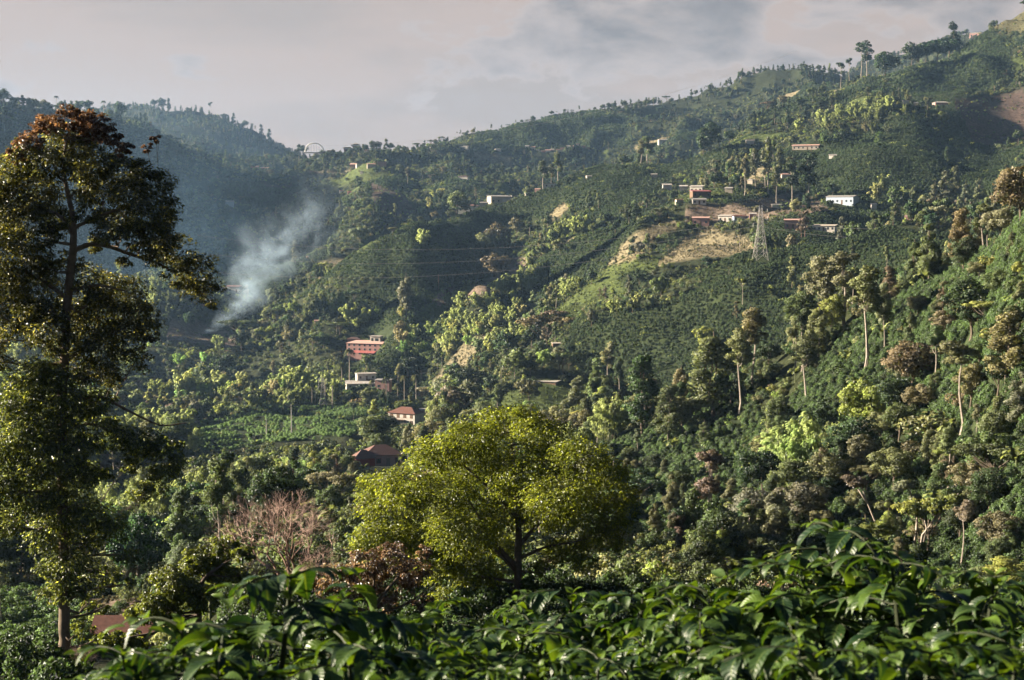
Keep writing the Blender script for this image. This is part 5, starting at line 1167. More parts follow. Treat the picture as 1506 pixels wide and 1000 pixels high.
def hero_tree(name,label,px0,base,r,trunks,groups,rng,bark='bark',zbase=None,tw=.035,cat='tree',yscale=1.0,limbn=6):
    az,te=pix_dir(px0,base); x,y=r*math.sin(az),r*math.cos(az); z=r*float(te); s=mpp(r)
    zg=zat(x,y)
    root=bpy.data.objects.new(name,None); COL.objects.link(root); root.location=(x,y,z); root.rotation_euler=(0,0,-az); tag(root,label,cat)
    P=lambda a,b,d=0:np.array(((a-px0)*s,d*s,(base-b)*s))
    mb=MB(); nodes=[]
    for tk in trunks:    # list of (px,py,depth,radius_px)
        pts=[P(q[0],q[1],q[2]) for q in tk]; rad=[q[3]*s for q in tk]
        # smooth the polyline
        T=np.linspace(0,len(pts)-1,(len(pts)-1)*4+1); i=np.arange(len(pts)); A=np.array(pts)
        C=np.stack([np.interp(T,i,A[:,j]) for j in range(3)],1); C[1:-1]=(C[:-2]+2*C[1:-1]+C[2:])/4; Rr=np.interp(T,i,rad)
        C[1:-1]+=rng.normal(size=C[1:-1].shape)*np.array(Rr[1:-1])[:,None]*.05
        mb.tube(C,list(Rr),8); nodes+= [(c,rr) for c,rr in zip(C,Rr)]
    if zg<z: mb.tube([(0,0,zg-z-.5),(0,0,.1)],[trunks[0][0][3]*s*1.25,trunks[0][0][3]*s],8)
    NC=np.array([n[0] for n in nodes]); NR=np.array([n[1] for n in nodes])
    allp=[]
    for gname,(lobes,mat,n,size,kw) in groups.items():
        L_=[]
        for q in lobes:
            rad=q[2]*s; dep=(q[3] if len(q)>3 else rng.uniform(kw.get('dz',(-1,1))[0],kw.get('dz',(-1,1))[1])*q[2]*1.6)*yscale; rad*=kw.get('fat',1.0)
            L_.append((*P(q[0],q[1],dep),rad))
        # limbs out to every lobe, and twigs within it
        for l in L_:
            c=np.array(l[:3]); dz=c[2]-NC[:,2]; cost=np.linalg.norm(NC-c,axis=1)+np.where(dz<0,-dz*1.5,0)-NR*3; k=int(np.argmin(cost)); a=NC[k]; 
            m=(a+c)/2+rng.normal(size=3)*l[3]*.25+np.array([0,0,-.1*l[3]])
            r0=min(NR[k]*.6,.09); mb.tube([a,a*.4+m*.6,m,c],[r0,r0*.75,r0*.55,r0*.25],limbn-1,cap=False)
            for _ in range(int(5)):
                e=c+rdirs(1,rng,.2)[0]*l[3]*rng.uniform(.6,.95); mm=(c+e)/2+rng.normal(size=3)*l[3]*.12
                st=c if rng.uniform()<.6 else m; mb.tube([st,mm,e],[r0*.35,r0*.22,.006],4,cap=False)
        lv=Leaves(rng); sprays(lv,L_,n,size,rng,**kw); V,F,v=lv.arrays()
        obj(gname,mesh_np(gname,V,F,[M[mat]],attrs={'v':('POINT','FLOAT',v),'bulge':('POINT','FLOAT_VECTOR',lv.bulge)}),root)
    mb.build('trunk',M[bark],root,smooth=True); return root
rg=np.random.default_rng(3)
RED=[(112,195,22),(145,201,22),(85,208,24),(60,232,22),(172,222,20),(188,238,15),(236,226,10),(222,234,10),(130,212,26),(18,262,12),(45,248,16),(160,205,20)]
TOP=[(106,345,20,14),(138,300,22,10),(62,320,22,8),(150,372,14,16),(112,400,16,14),(38,360,24),(170,352,22),(205,356,22),(140,332,16),(236,388,20),(186,402,12),(150,452,18),(226,350,20),(85,322,18),(80,366,16),(86,402,16),(70,412,20),(135,556,22),(130,236,20),(75,470,24),(120,232,32),(60,255,28),(92,262,26),(150,258,30),(185,262,24),(214,275,24),(40,268,24),(30,292,26),(72,298,30),(8,300,24),(200,300,32),(236,290,22),(247,318,18),(160,300,26),(122,275,18),
 (20,340,30),(62,342,24),(12,380,32),(58,388,28),(88,352,14),(222,330,28),(247,343,18),(188,336,22),(158,335,14),(232,366,24),(262,385,26),(290,412,26),(304,442,20),(262,418,18),(205,376,13),(-20,320,28),(-25,380,30),(315,462,9),(280,440,15),
 (142,432,30),(180,448,34),(213,478,27),(152,478,34),(118,470,24),(66,432,32),(22,430,32),(30,480,34),(82,497,30),(190,508,30),(150,528,32),(203,538,20),(-20,440,34),(-25,520,30),(110,520,26),(60,470,26),(170,560,20),(225,505,12),(5,530,28)]
LOW=[(150,598,18),(160,636,16),(140,660,18),(62,560,30),(34,598,27),(96,580,32),(62,620,32),(110,628,26),(32,655,30),(80,678,34),(10,690,28),(118,700,26),(52,728,32),(100,748,32),(20,768,22),(135,762,24),(82,790,30),(108,828,24),(146,800,20),(-20,720,28),(60,650,26),(75,840,16),(98,862,20),(80,872,14),(112,878,13),
 (180,652,20),(214,662,24),(240,688,22),(226,718,17),(206,738,13),(250,662,13),(190,690,14),(165,775,18),(182,820,12),(188,865,9),(160,850,14),(135,865,14),(150,700,14),(130,610,18),(120,660,20)]
FOOT=[(118,925,22),(142,948,20),(70,962,20),(128,895,15),(60,985,22),(150,900,10),(35,990,14),(120,965,18)]
hero_tree('tall_leafy_tree','very tall dark leafy tree with reddish top leaves filling the left edge',95,990,75,
 [[(95,990,0,9.5),(95.5,940,0,8.5),(96,900,0,8.2),(97,800,0,8),(97.5,700,0,7.5),(99,600,0,7),(104,520,0,6.5),(110,440,0,6),(118,385,0,5.5),(120,340,0,4.2),(112,300,2,3.2),(106,262,4,2.4),(112,225,4,1.2)],
  [(119,382,0,4),(140,373,4,3.4),(165,375,6,3),(198,388,8,2.4),(235,400,10,1.8),(285,430,12,.8)],
  [(120,350,0,3),(150,335,-4,2.2),(196,318,-8,1.6),(235,300,-10,.7)],[(118,352,0,3),(98,330,5,2.4),(76,324,8,1.8),(35,318,12,.8)],
  [(108,285,2,2),(80,262,-6,1.3),(55,245,-8,.6)],[(110,440,0,3.4),(150,430,-6,2.2),(190,440,-10,1)],[(109,450,0,3.4),(70,420,8,2.2),(25,400,10,1)],
  [(104,530,0,3),(60,500,-8,2),(15,470,-8,.9)],[(104,540,0,3),(145,510,8,2),(195,490,8,.9)],[(100,600,0,3.2),(150,588,-4,2.4),(190,612,-6,1.8),(235,636,-8,1.2),(272,632,-8,.6)],
  [(98,640,0,2.4),(140,628,4,1.8),(185,655,6,1.4),(230,662,8,.7)],[(98,700,0,2.4),(60,670,6,1.6),(20,650,8,.7)],[(98,760,0,2),(140,740,-6,1.3),(170,760,-8,.6)]],
 {'young_leaves':(RED,'left_red',8000,.16,dict(vmean=.5,shell=(.2,1.15),sr=.26)),
  'crown':(TOP,'left_leaf',88000,.155,dict(vmean=.42,shell=(.25,1.05),sr=.34,fat=1.22)),
  'creeper':(LOW,'creeper',56000,.16,dict(vmean=.45,shell=(.25,1.05),droop=.9,sr=.34,dz=(-1.1,.5),fat=1.28)),
  'basal_shoots':(FOOT,'bush_leaf',2000,.17,dict(vmean=.4))},rg,bark='left_bark')
# the dead hanging branch tangle of that tree is brown and dry
CEN=[(692,640,40),(738,625,34),(775,612,22),(800,642,40),(850,665,40),(642,664,38),(602,700,40),(562,740,36),(548,785,28),(900,702,32),(916,748,26),(700,690,50),(762,690,48),(822,712,46),(650,730,46),(580,782,38),(622,792,42),(682,772,46),(742,752,40),(802,760,42),(860,752,40),(890,792,28),(640,838,36),(592,826,26),(690,838,36),(738,812,24),(830,808,28),(862,820,20),(720,862,22),(662,868,22),(548,712,22),(800,830,14),(905,770,20),(925,720,14)]
hero_tree('spreading_tree','broad domed tree with glossy yellow green leaves in the middle',762,905,90,
 [[(762,905,0,6.5),(762,850,0,6),(762,800,0,5.5),(763,750,0,4.5),(758,700,2,3),(752,650,4,1.4)],[(762,842,0,4),(735,812,5,3.2),(700,790,9,2.5),(655,775,12,1.6),(600,760,14,.8)],[(762,832,0,4),(745,815,-8,3),(720,780,-14,2),(690,730,-18,1)],
  [(763,800,0,3.5),(790,770,6,2.8),(830,745,10,2),(880,730,14,.9)],[(763,770,0,3.5),(795,735,-8,2.4),(830,700,-14,1.5),(850,670,-14,.8)],[(762,760,0,3.2),(725,720,8,2.2),(680,680,12,1.4),(650,660,12,.7)],[(762,820,0,3),(800,800,-10,2),(850,790,-14,.9)],[(762,855,0,3),(720,850,8,2),(680,845,10,.9)]],
 {'crown':(CEN,'centre_leaf',105000,.165,dict(vmean=.45,shell=(.35,1.08),sr=.28,droop=.35,fat=1.2,flat=.62))},rg,bark='dark_bark',yscale=1.6)
hero_tree('yellow_green_tree','small yellow green leafy tree behind the left coffee bush',292,905,56,
 [[(292,905,0,5),(290,880,0,4),(300,850,0,3),(330,830,4,1.5)],[(290,880,0,3),(260,860,-4,2),(240,865,-4,1)]],
 {'crown':([(252,852,26),(290,832,26),(330,818,24),(358,818,16),(228,880,24),(272,868,24),(318,850,26),(350,848,16),(205,905,20),(250,895,24),(300,880,24),(170,930,18),(200,940,20)],'bush_leaf',16000,.14,dict(vmean=.42,shell=(.3,1.05)))},rg,bark='dark_bark')
hero_tree('brown_leaved_tree','thin tree with dry brown leaves left of the yellow green dome',548,925,82,
 [[(548,925,0,5),(545,890,0,4),(530,860,2,2.5),(500,835,6,1.2)],[(546,895,0,3.4),(575,860,-4,2.4),(600,830,-6,1.2)],[(545,888,0,2.6),(552,850,4,1.8),(550,815,6,.9)],[(545,900,0,2.4),(500,885,4,1.6),(460,860,6,.8)],[(547,905,0,2.4),(600,890,4,1.6),(640,860,6,.8)]],
 {'crown':([(498,838,26),(540,818,28),(580,812,28),(612,836,24),(478,862,22),(550,852,28),(600,862,24),(455,850,16),(520,868,24),(628,812,14),(570,885,22),(490,890,20),(620,888,18)],'brown_leaf',12000,.17,dict(vmean=.45,shell=(.2,1.05),sr=.28,droop=1.0))},rg,bark='dark_bark')
def bare_tree(label,px0,base,r,Hpx,spread,seed,depth=7,name='bare_tree'):
    R=random.Random(seed); az,te=pix_dir(px0,base); x,y=r*math.sin(az),r*math.cos(az); z=r*float(te); s=mpp(r)
    root=bpy.data.objects.new(name,None); COL.objects.link(root); root.location=(x,y,z); root.rotation_euler=(0,0,-az); tag(root,label,'tree')
    tb=MB(); tw=MB(); H=Hpx*s
    def grow(p,d,l,rad,k):
        q=p+d*l; m=(p+q)/2+Vector((R.gauss(0,1),R.gauss(0,1),R.gauss(0,1)))*l*.06
        (tb if k>depth-4 else tw).tube([p,m,q],[rad,rad*.85,rad*.7],6 if k>depth-4 else 3,cap=False)
        if k==0: return
        n=3 if R.random()<.55 else 2
        for i in range(n):
            a=R.uniform(.25,.62)*spread; ax=d.cross(Vector((R.gauss(0,1),R.gauss(0,1),R.gauss(0,1)))).normalized()
            nd=(Matrix.Rotation(a,3,ax)@d); nd=(nd+Vector((0,0,.05))).normalized()
            grow(q,nd,l*R.uniform(.66,.86),rad*.60,k-1)
    zg=zat(x,y)-z
    tb.tube([(0,0,min(0,zg)-.3),(0,0,.1)],[H*.030,H*.022],6)
    for dx,dy in ((-.35,.1),(.25,-.2),(.02,.25)): grow(Vector((0,0,0)),Vector((dx,dy,1)).normalized(),H*.265,H*.019,depth)
    tb.build('trunk',M['red_bark'],root); tw.build('twigs',M['pinktwig'],root); return root
M['pinktwig']=solid('pink_twig',(.48,.34,.28),.9,.3,3)
bare_tree('leafless tree with a fan of pinkish twigs above the left coffee bush',424,885,105,172,1.25,5)
bare_tree('small leafless shrub with pinkish twigs beside the fan shaped bare tree',372,885,70,72,1.15,11,6,'bare_shrub')
bare_tree('leafless pinkish tangle behind the dry brown tree',470,880,100,80,1.15,17,6,'bare_shrub')
bare_tree('tangle of dry twigs hanging under the big left tree',205,690,78,62,1.3,23,6,'bare_shrub') if False else None
bare_tree('dry grey scrub at the foot of the big left tree',120,1000,74,55,1.3,29,6,'bare_shrub')

# ---------------------------------------------------------------- coffee bushes right in front
def coffee_leaf_set(rng,items):
    """items: (base point, direction, normal, length, droop, v): curved glossy leaves with a folded midrib and wavy edge"""
    NU,NV=9,5; V=[];F=[];vv=[];rb=[];uu=[];b=0
    us=np.linspace(0,1,NU); wd=np.sin(np.pi*np.clip(us,0,1)**.82)**.95*(1-.30*us); wd[-1]=.01; wd[0]=.05
    vs=np.linspace(-1,1,NV)
    for (p,d,n,L,dr,v) in items:
        d=d/np.linalg.norm(d); n=n-(n@d)*d; n/=max(np.linalg.norm(n),1e-6); sd=np.cross(d,n)
        W=L*rng.uniform(.21,.265); ph=rng.uniform(0,6.28); tw=rng.normal()*.25
        th=dr*us**1.3; cx=np.cumsum(np.cos(th))/NU*L; cz=-np.cumsum(np.sin(th))/NU*L
        pts=[]
        for i in range(NU):
            nn=n*math.cos(th[i])+d*math.sin(th[i]); sdd=sd*math.cos(tw*us[i])+nn*math.sin(tw*us[i])
            for j in range(NV):
                a=vs[j]; wv=.07*W*math.sin(us[i]*11+ph+(a>0)*1.3)*abs(a)
                pts.append(p+d*cx[i]+n*cz[i]+sdd*(a*W*wd[i])+nn*(abs(a)*W*.28*wd[i]+wv))
        V+=pts; 
        for i in range(NU-1):
            for j in range(NV-1):
                q=b+i*NV+j; F.append((q,q+1,q+NV+1,q+NV))
        vv+=[v]*(NU*NV); rb+=[abs(vs[j]) for i in range(NU) for j in range(NV)]; uu+=[us[i] for i in range(NU) for j in range(NV)]; b+=NU*NV
    return np.array(V),np.array(F),np.array(vv),np.array(rb),np.array(uu)
def coffee_proto(seed,R=.62,depth=1.05,stems=3):
    rng=np.random.default_rng(seed); mb=MB(); it=[]
    for sidx in range(stems):
        a0=6.28*sidx/stems+rng.uniform(0,1); off=np.array([math.cos(a0),math.sin(a0),0])*(R*.30 if stems>1 else 0); top=-rng.uniform(0,.16) if sidx else 0
        T=np.array([off[0],off[1],top]); mb.tube([(off[0]*.2,off[1]*.2,-2.1),tuple(T*.5+np.array([0,0,-.7])),tuple(T)],[.022,.014,.005],6)
        nn=int(depth/.065); 
        for k in range(nn):
            zz=top-.005-k*.065; aa=k*1.62+rng.uniform(-.3,.3)+a0
            for h in (0,math.pi):
                a=aa+h; Ls=R*(.30+.70*min(1,((k+.6)/6.0))**.8)*rng.uniform(.7,1.12); rise=max(.0,.42-k*.07)
                ts=np.linspace(0,1,7); bx=T[0]+np.cos(a)*Ls*ts; by=T[1]+np.sin(a)*Ls*ts; bz=zz+Ls*(rise*ts-(.35+.25*rise)*ts**2*1.2)
                B=np.stack([bx,by,bz],1); mb.tube(B,[.004,.0035,.003,.003,.0025,.002,.0015],4,cap=False)
                npair=max(3,int(Ls/.050)); out=np.array([math.cos(a),math.sin(a),0]); sd=np.array([-math.sin(a),math.cos(a),0])
                for m in range(npair+1):
                    t=.22+.78*m/npair; pc=np.array([np.interp(t,ts,B[:,j]) for j in range(3)])
                    tip=(m>=npair-1)
                    for sg in (-1,1):
                        if rng.uniform()<.10: continue
                        d=sd*sg*rng.uniform(.7,1.0)+out*rng.uniform(.35,.9)+np.array([0,0,rng.uniform(-.35,.25)+(.45 if tip else 0)])
                        n=np.array([0,0,1.0])+out*rng.uniform(-.2,.5)+sd*sg*rng.uniform(-.1,.3)+rng.normal(size=3)*.18
                        Lf=rng.uniform(.08,.165)*(.65 if tip else 1)
                        v=np.clip((.80 if tip else .30)+rng.normal()*.2,0,1)
                        it.append((pc,d,n,Lf,rng.uniform(.7,1.9)*(.7 if tip else 1),v))
        for q in range(5):    # young shoot
            a=q*2.4+a0; d=np.array([math.cos(a)*.7,math.sin(a)*.7,1.0]); it.append((T+np.array([0,0,-.02*q]),d,np.array([-math.cos(a)*.6,-math.sin(a)*.6,.7]),.05+.02*q,.9,.92))
    V,F,v,rb,uu=coffee_leaf_set(rng,it)
    return dict(foliage=mesh_np('coffee_foliage',V,F,[M['coffee_near']],smooth=True,attrs={'v':('POINT','FLOAT',v),'rib':('POINT','FLOAT',rb),'along':('POINT','FLOAT',uu)}),stem=mb.mesh('coffee_stem',[M['coffee_twig']]))
# glossy leaf with pale veins
M['coffee_twig']=solid('coffee_twig',(.035,.045,.02),.7,.4,8)
def coffee_near():
    m,nt,out=new_mat('coffee_near_leaf'); L=nt.links.new
    v=N(nt,'ShaderNodeAttribute',attribute_type='GEOMETRY',attribute_name='v')
    r1=N(nt,'ShaderNodeMapRange',i_1=.2,i_2=1.0); L(v.outputs['Fac'],r1.inputs[0])
    c=mixc(nt,r1.outputs[0],(.011,.032,.009),(.090,.155,.018))
    tc=N(nt,'ShaderNodeTexCoord'); nz=N(nt,'ShaderNodeTexNoise',i_Scale=22.0,i_Detail=4.0); L(tc.outputs['Object'],nz.inputs['Vector'])
    mr=N(nt,'ShaderNodeMapRange',i_1=.3,i_2=.7,i_3=.7,i_4=1.3); L(nz.outputs[0],mr.inputs[0]); cmb=N(nt,'ShaderNodeCombineXYZ'); [L(mr.outputs[0],cmb.inputs[i]) for i in range(3)]
    c=mixc(nt,1.0,c,cmb.outputs[0],'MULTIPLY')
    rb=N(nt,'ShaderNodeAttribute',attribute_type='GEOMETRY',attribute_name='rib').outputs['Fac']; al=N(nt,'ShaderNodeAttribute',attribute_type='GEOMETRY',attribute_name='along').outputs['Fac']
    vn=mathn(nt,'ABSOLUTE',mathn(nt,'SINE',mathn(nt,'MULTIPLY',mathn(nt,'SUBTRACT',al,mathn(nt,'MULTIPLY',rb,.16)),28.0)))
    side=N(nt,'ShaderNodeMapRange',i_1=.0,i_2=.22,i_3=.22,i_4=0.0); L(vn,side.inputs[0]); mid=N(nt,'ShaderNodeMapRange',i_1=.03,i_2=.14,i_3=.8,i_4=0.0); L(rb,mid.inputs[0])
    c=mixc(nt,mathn(nt,'MAXIMUM',side.outputs[0],mid.outputs[0]),c,(.085,.125,.035))
    sp_=N(nt,'ShaderNodeTexNoise',i_Scale=70.0,i_Detail=2.0); L(tc.outputs['Object'],sp_.inputs['Vector']); sm_=N(nt,'ShaderNodeMapRange',i_1=.70,i_2=.76,i_3=0,i_4=.8); L(sp_.outputs[0],sm_.inputs[0]); c=mixc(nt,sm_.outputs[0],c,(.13,.09,.03))
    p=N(nt,'ShaderNodeBsdfPrincipled',i_Roughness=.40); p.inputs['Specular IOR Level'].default_value=.38; L(c,p.inputs['Base Color'])
    rr_=N(nt,'ShaderNodeMapRange',i_1=.3,i_2=.7,i_3=.32,i_4=.55); L(nz.outputs[0],rr_.inputs[0]); L(rr_.outputs[0],p.inputs['Roughness'])
    b=N(nt,'ShaderNodeBump',i_Strength=.35,i_Distance=.003); L(vn,b.inputs['Height']); L(b.outputs[0],p.inputs['Normal'])
    t=N(nt,'ShaderNodeBsdfTranslucent'); L(mixc(nt,1.0,c,(2.6,2.4,.5),'MULTIPLY'),t.inputs[0])
    mx=N(nt,'ShaderNodeMixShader',i_0=.24); L(p.outputs[0],mx.inputs[1]); L(t.outputs[0],mx.inputs[2]); L(mx.outputs[0],out.inputs[0]); return m
M['coffee_near']=coffee_near()
CP=[coffee_proto(1,.60,1.05,3),coffee_proto(2,.66,1.05,3),coffee_proto(3,.56,1.0,2)]
FRONT=[ # label, px, top_py, range, scale, proto
('large coffee bush rising at the left, its top shoots highest of that side',335,858,4.3,1.0,0),
('coffee bush with drooping leaves right behind the large left one',500,905,5.0,.95,1),
('low coffee bush at the bottom left, right of the tall tree foot',232,965,4.1,.6,2),
('coffee bush seen between the large left bush and the middle one',628,905,6.9,1.0,2),
('dark coffee bush in the middle, directly below the domed tree trunk',775,868,6.6,1.08,0),
('coffee bush with long drooping leaves right of the middle one',905,888,6.4,.9,1),
('bright tipped coffee bush cropped by the bottom edge left of centre',560,968,3.9,.8,1),
('coffee bush cropped by the bottom edge with yellowish shoots in the centre',742,985,3.9,.6,2),
('coffee bush joining the middle group to the large right group',1020,900,4.9,.72,2),
('coffee bush on the left shoulder of the large right group',1105,838,5.3,.9,1),
('tallest coffee bush of the large right group',1255,797,5.3,1.08,0),
('coffee bush on the right shoulder of the large right group',1385,838,5.0,.92,2),
('broad leaved coffee bush in front of the tallest right one',1180,915,3.9,.78,0),
('coffee bush cropped by the bottom right corner',1400,935,3.9,.85,1),
('sunlit coffee bush farther off at the right edge',1498,872,9.0,1.1,1),
('second sunlit coffee bush behind the right corner one',1460,915,8.0,1.0,0),
('coffee bush low at the bottom, left of the corner one',1290,960,3.5,.8,2),
('dark coffee bush behind the middle bottom shoots',860,950,4.8,.8,0),
('coffee bush behind the bottom shoots left of the dark middle one',700,930,5.2,.8,1),
]
for i,(lb,px,tp,r,sc,k) in enumerate(FRONT):
    x,y,z=world_at(px,tp,r); root=bpy.data.objects.new('coffee_bush',None); COL.objects.link(root); zg=zat(x,y)
    root.location=(x,y,z); root.rotation_euler=(0,0,i*1.37); root.scale=(sc,sc,max(sc,(z-zg)/2.05) if False else sc)
    tag(root,lb,'coffee bush','coffee bushes in front')
    obj('stem',CP[k]['stem'],root); obj('foliage',CP[k]['foliage'],root)
    if z-2.1*sc>zg:   # carry the stem on to the soil
        b=MB(); b.tube([(0,0,(zg-z)/sc-.1),(0,0,-2.05)],[.03,.024],6); b.build('stem',M['bark'],root)
# more of the same plantation stepping down the slope behind them (below the frame, seen from other places)
# ---------------------------------------------------------------- smoke
def smoke(name,label,p0,p1,r0,r1,amt,color,bend):
    """a closed funnel along the drift of the smoke; its air thickens towards a wandering core and is torn by turbulence"""
    A=Vector(world_at(*p0));B=Vector(world_at(*p1)); ax=(B-A); Ln=ax.length; mb=MB(); n=30; k=20
    R=lambda t:(r0+(r1-r0)*t**.75)
    mb.tube([(0,0,t*Ln) for t in np.linspace(-.02,1.25,n)],[1.45*R(max(t,0.0))*(1+.08*math.sin(i*1.3)) for i,t in enumerate(np.linspace(-.02,1.25,n))],k)
    base=len(mb.v); mb.add([(0,0,-.03*Ln)]+mb.v[:k],[(0,1+(i+1)%k,1+i) for i in range(k)]); mb.add([(0,0,1.26*Ln)]+mb.v[k*(n-1):k*n],[(0,1+i,1+(i+1)%k) for i in range(k)])
    m,nt,out=new_mat(name+'_air'); L=nt.links.new
    tc=N(nt,'ShaderNodeTexCoord'); nz=N(nt,'ShaderNodeTexNoise',i_Scale=.016,i_Detail=6.0,i_Roughness=.62); L(tc.outputs['Object'],nz.inputs['Vector'])
    sub=N(nt,'ShaderNodeVectorMath',operation='SUBTRACT'); sub.inputs[1].default_value=(.5,.5,.5); L(nz.outputs['Color'],sub.inputs[0])
    sp=N(nt,'ShaderNodeSeparateXYZ'); L(tc.outputs['Object'],sp.inputs[0]); t=mathn(nt,'DIVIDE',sp.outputs[2],Ln,True)
    rad=mathn(nt,'MULTIPLY_ADD',mathn(nt,'POWER',t,.75),r1-r0); rad.node.inputs[2].default_value=r0
    sc=N(nt,'ShaderNodeVectorMath',operation='SCALE'); L(sub.outputs[0],sc.inputs[0]); L(mathn(nt,'MULTIPLY',rad,2.6),sc.inputs['Scale'])
    ad=N(nt,'ShaderNodeVectorMath',operation='ADD'); L(tc.outputs['Object'],ad.inputs[0]); L(sc.outputs[0],ad.inputs[1])
    s2=N(nt,'ShaderNodeSeparateXYZ'); L(ad.outputs[0],s2.inputs[0])
    bx=mathn(nt,'MULTIPLY',mathn(nt,'SINE',mathn(nt,'MULTIPLY',t,9.0)),rad); bx=mathn(nt,'MULTIPLY_ADD',bx,-bend); L(s2.outputs[0],bx.node.inputs[2])
    q=mathn(nt,'SQRT',mathn(nt,'ADD',mathn(nt,'MULTIPLY',bx,bx),mathn(nt,'MULTIPLY',s2.outputs[1],s2.outputs[1])))
    f=mathn(nt,'SUBTRACT',1.0,mathn(nt,'DIVIDE',q,rad),True); f=mathn(nt,'POWER',f,1.3)
    n2=N(nt,'ShaderNodeTexNoise',i_Scale=.065,i_Detail=6.0,i_Roughness=.65); L(ad.outputs[0],n2.inputs['Vector'])
    mr=N(nt,'ShaderNodeMapRange',i_1=.44,i_2=.60); L(n2.outputs[0],mr.inputs[0])
    fade=N(nt,'ShaderNodeMapRange',i_1=0.0,i_2=1.0,i_3=amt[0],i_4=amt[1]); L(mathn(nt,'POWER',t,.55),fade.inputs[0])
    end=N(nt,'ShaderNodeMapRange',i_1=Ln*.75,i_2=Ln*1.2,i_3=1.0,i_4=0.0); L(sp.outputs[2],end.inputs[0])
    d=mathn(nt,'MULTIPLY',mathn(nt,'MULTIPLY',mathn(nt,'MULTIPLY',f,mr.outputs[0]),fade.outputs[0]),end.outputs[0])
    pv=N(nt,'ShaderNodeVolumePrincipled'); pv.inputs['Color'].default_value=(*color,1); pv.inputs['Anisotropy'].default_value=.1; L(d,pv.inputs['Density']); L(pv.outputs[0],out.inputs['Volume'])
    o=mb.build(name,m); o.location=A; o.rotation_euler=ax.to_track_quat('Z','Y').to_euler(); tag(o,label,None,None,'stuff'); return o
smoke('smoke_plume','white smoke plume drifting right and up from the fire on the valley slope',(308,484,1240),(478,285,1150),3.5,37,(.105,.0012),(.62,.81,1.0),.45)
smoke('smoke_veil','thin blue smoke lying in front of the shaded left mountain',(330,420,1290),(120,225,1420),70,170,(.0016,.0011),(.35,.65,1.0),.2)
# ---------------------------------------------------------------- wires
M['wire']=solid('wire',(.20,.19,.19),.6,.1,1)
def wire(label,a,b,sag,rad):
    A=Vector(world_at(*a));B=Vector(world_at(*b)); mb=MB(); mid=(A+B)/2
    mb.tube([A.lerp(B,t)-mid+Vector((0,0,-sag*4*t*(1-t))) for t in np.linspace(0,1,25)],[rad]*25,4)
    o=mb.build('power_line',M['wire']); o.location=mid; tag(o,label,'cable','power lines'); return o
wire('long power line crossing the sky from the saddle to the right ridge',(478,214,2050),(1175,74,1950),26,.10)
for i,(ya,yb) in enumerate(((322,346),(332,372),(342,398))): wire(('upper','middle','lower')[i]+' power line hanging from the tall pylon across the shaded bowl to the left',(1112,ya,842),(290,yb,1000),12,.05)
for i,(ya,yb) in enumerate(((322,300),(334,316))): wire(('upper','lower')[i]+' power line running from the tall pylon to the right edge',(1124,ya,842),(1560,yb,800),8,.05)
wire('thin power line from the valley pylon over the bamboo to the left',(472,560,900),(180,610,700),9,.04)
wire('thin power line from the valley pylon up towards the brown spur',(478,560,900),(720,520,900),5,.04)
# ---------------------------------------------------------------- labels for the many plants
LM=[(l.split(' with ')[0].split(', ')[0],px,py) for l,px,py in LAND]
LMK=[('the long brick hotel',545,512),('the white valley farmhouse',600,615),('the faded red house',553,675),('the tiled cottage',190,935),('the tall pylon',1118,350),('the valley pylon',475,580),('the smoke source',310,482),
('the arch bridge',463,222),('the hilltop pavilions',520,212),('the white crest farmhouse',690,294),('the long cream farm building',734,292),('the ridge track eucalyptus pair',810,250),('the flat topped ridge trees',950,220),('the hamlet',1020,285),
('the pink terrace house',1031,328),('the long white house',1075,322),('the balcony house',1166,332),('the long low white house',1213,340),('the pale blue house',1239,300),('the long pink roofed house',1186,222),
('the pink shoulder house',1384,152),('the lookout hut',1104,272),('the beige roofed hut',1155,258),('the green knoll',515,262),('the glinting white roof',1103,213),('the round stubble slope tree',1010,370),
('the bare brown spur',700,412),('the valley field',400,625),('the feathery bamboo grove',1185,650),('the forked white tree',1358,780),('the big domed tree',735,735),('the big left tree',110,500),('the pink bare tree',415,800),
('the dark valley umbrella tree',805,488),('the red brown gully',1415,760),('the lone umbrella tree',962,845),('the slender slope tree',1412,560),('the far grassy hilltop',1480,30),('the eroded brown slope',1455,190),
('the skyline village strip',825,220),('the left mountain peak',20,140),('the leftmost skyline palm',86,145),('the far blue hill',300,160),('the skyline ridge centre',900,150),('the white far farm',975,211),('the right edge crest',1470,370),
('the skyline twin trees',815,153),('the tall skyline tree',1397,45),('the long bare pale trunk',1273,500),('the near slope\'s first trunk',1087,590)]
CNAME=[(T_DARK,'dark green'),(T_MID,'mid green'),(T_OLIVE,'olive green'),(T_LIME,'yellow green'),(T_BROWN,'brownish'),(T_PINK,'pinkish brown'),(T_GREY,'grey green'),(T_BAMB,'bright green')]
KN={'round':'round crowned tree','leafy':'tall leafy tree','tall':'pale trunked tree','pole':'slender tree','umbrella':'flat topped tree','withered':'thin withered tree','eucalyptus':'loose crowned tree','bush':'shrub','bamboo':'feathery bamboo clump','palm':'palm tree','banana':'banana plant'}
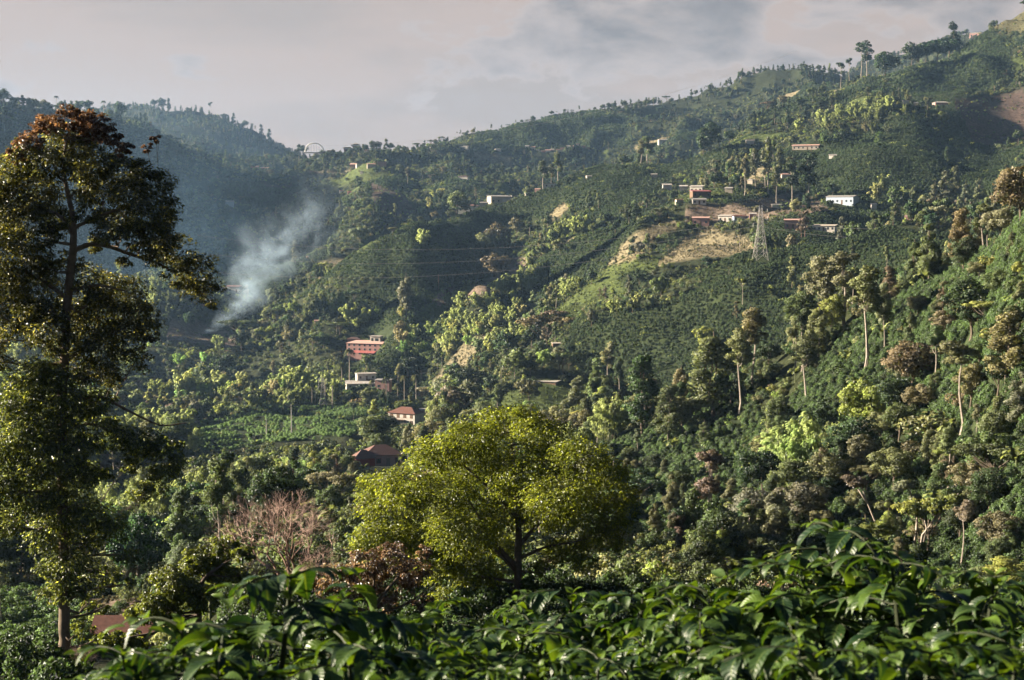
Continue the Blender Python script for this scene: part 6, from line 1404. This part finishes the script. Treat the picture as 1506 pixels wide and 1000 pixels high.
KC={'bush':'shrub','bamboo':'bamboo','palm':'palm','banana':'banana plant'}
GR={'bush':'shrubs on the near hillside','bamboo':'bamboo clumps','palm':'palms around the valley','banana':'banana plants by the fields','tall':'pale trunked tall trees','round':'round crowned trees','leafy':'tall leafy trees','pole':'slender bare trunked trees','umbrella':'flat topped trees','withered':'withered trees','eucalyptus':'loose crowned tall trees'}
groups={}
for t in TREES:
    cn=min(CNAME,key=lambda c:sum((a-b)**2 for a,b in zip(c[0],t['tint'])))[1]
    best=min(LMK,key=lambda m:math.hypot(m[1]-t['px'],(m[2]-t['py'])*1.3)+(8 if abs(m[1]-t['px'])<1 else 0))
    dx=t['px']-best[1]; dy=t['py']-best[2]; dist=math.hypot(dx,dy)
    rel=('just ' if dist<28 else '')+(('above' if dy<0 else 'below') if abs(dy)*1.1>abs(dx) else ('right of' if dx>0 else 'left of'))
    if dist<9: rel='beside'
    sz={'banana':('small','large',4),'bush':('low','large',3.2)}.get(t['kind'],('small','large',13))
    t['base']=(cn,KN[t['kind']],rel,best[0]); groups.setdefault(t['base'],[]).append(t)
ORD=['leftmost','second','third','fourth','fifth','sixth','seventh','eighth','ninth','tenth','eleventh','twelfth','thirteenth','fourteenth','fifteenth','sixteenth','seventeenth','eighteenth','nineteenth','twentieth','twenty-first','twenty-second','twenty-third','twenty-fourth','twenty-fifth','twenty-sixth','twenty-seventh','twenty-eighth','twenty-ninth','thirtieth']
def cap16(s): return ' '.join(s.split()[:16])
for b,ts in groups.items():
    cn,kn,rel,lm=b
    if len(ts)==1: ts[0]['o']['label']='%s %s %s %s'%(cn,kn,rel,lm)
    else:
        ts.sort(key=lambda t:t['px'])
        kn2=kn
        for i,t in enumerate(ts):
            pre='leftmost' if i==0 else ('rightmost' if i==len(ts)-1 else ORD[min(i,29)]+'-from-left')
            t['o']['label']='%s of the %s %ss %s %s'%(pre,cn,kn2,rel,lm)
    for t in ts:
        t['o']['category']=KC.get(t['kind'],'tree'); t['o']['group']=GR[t['kind']]
scatter_all()
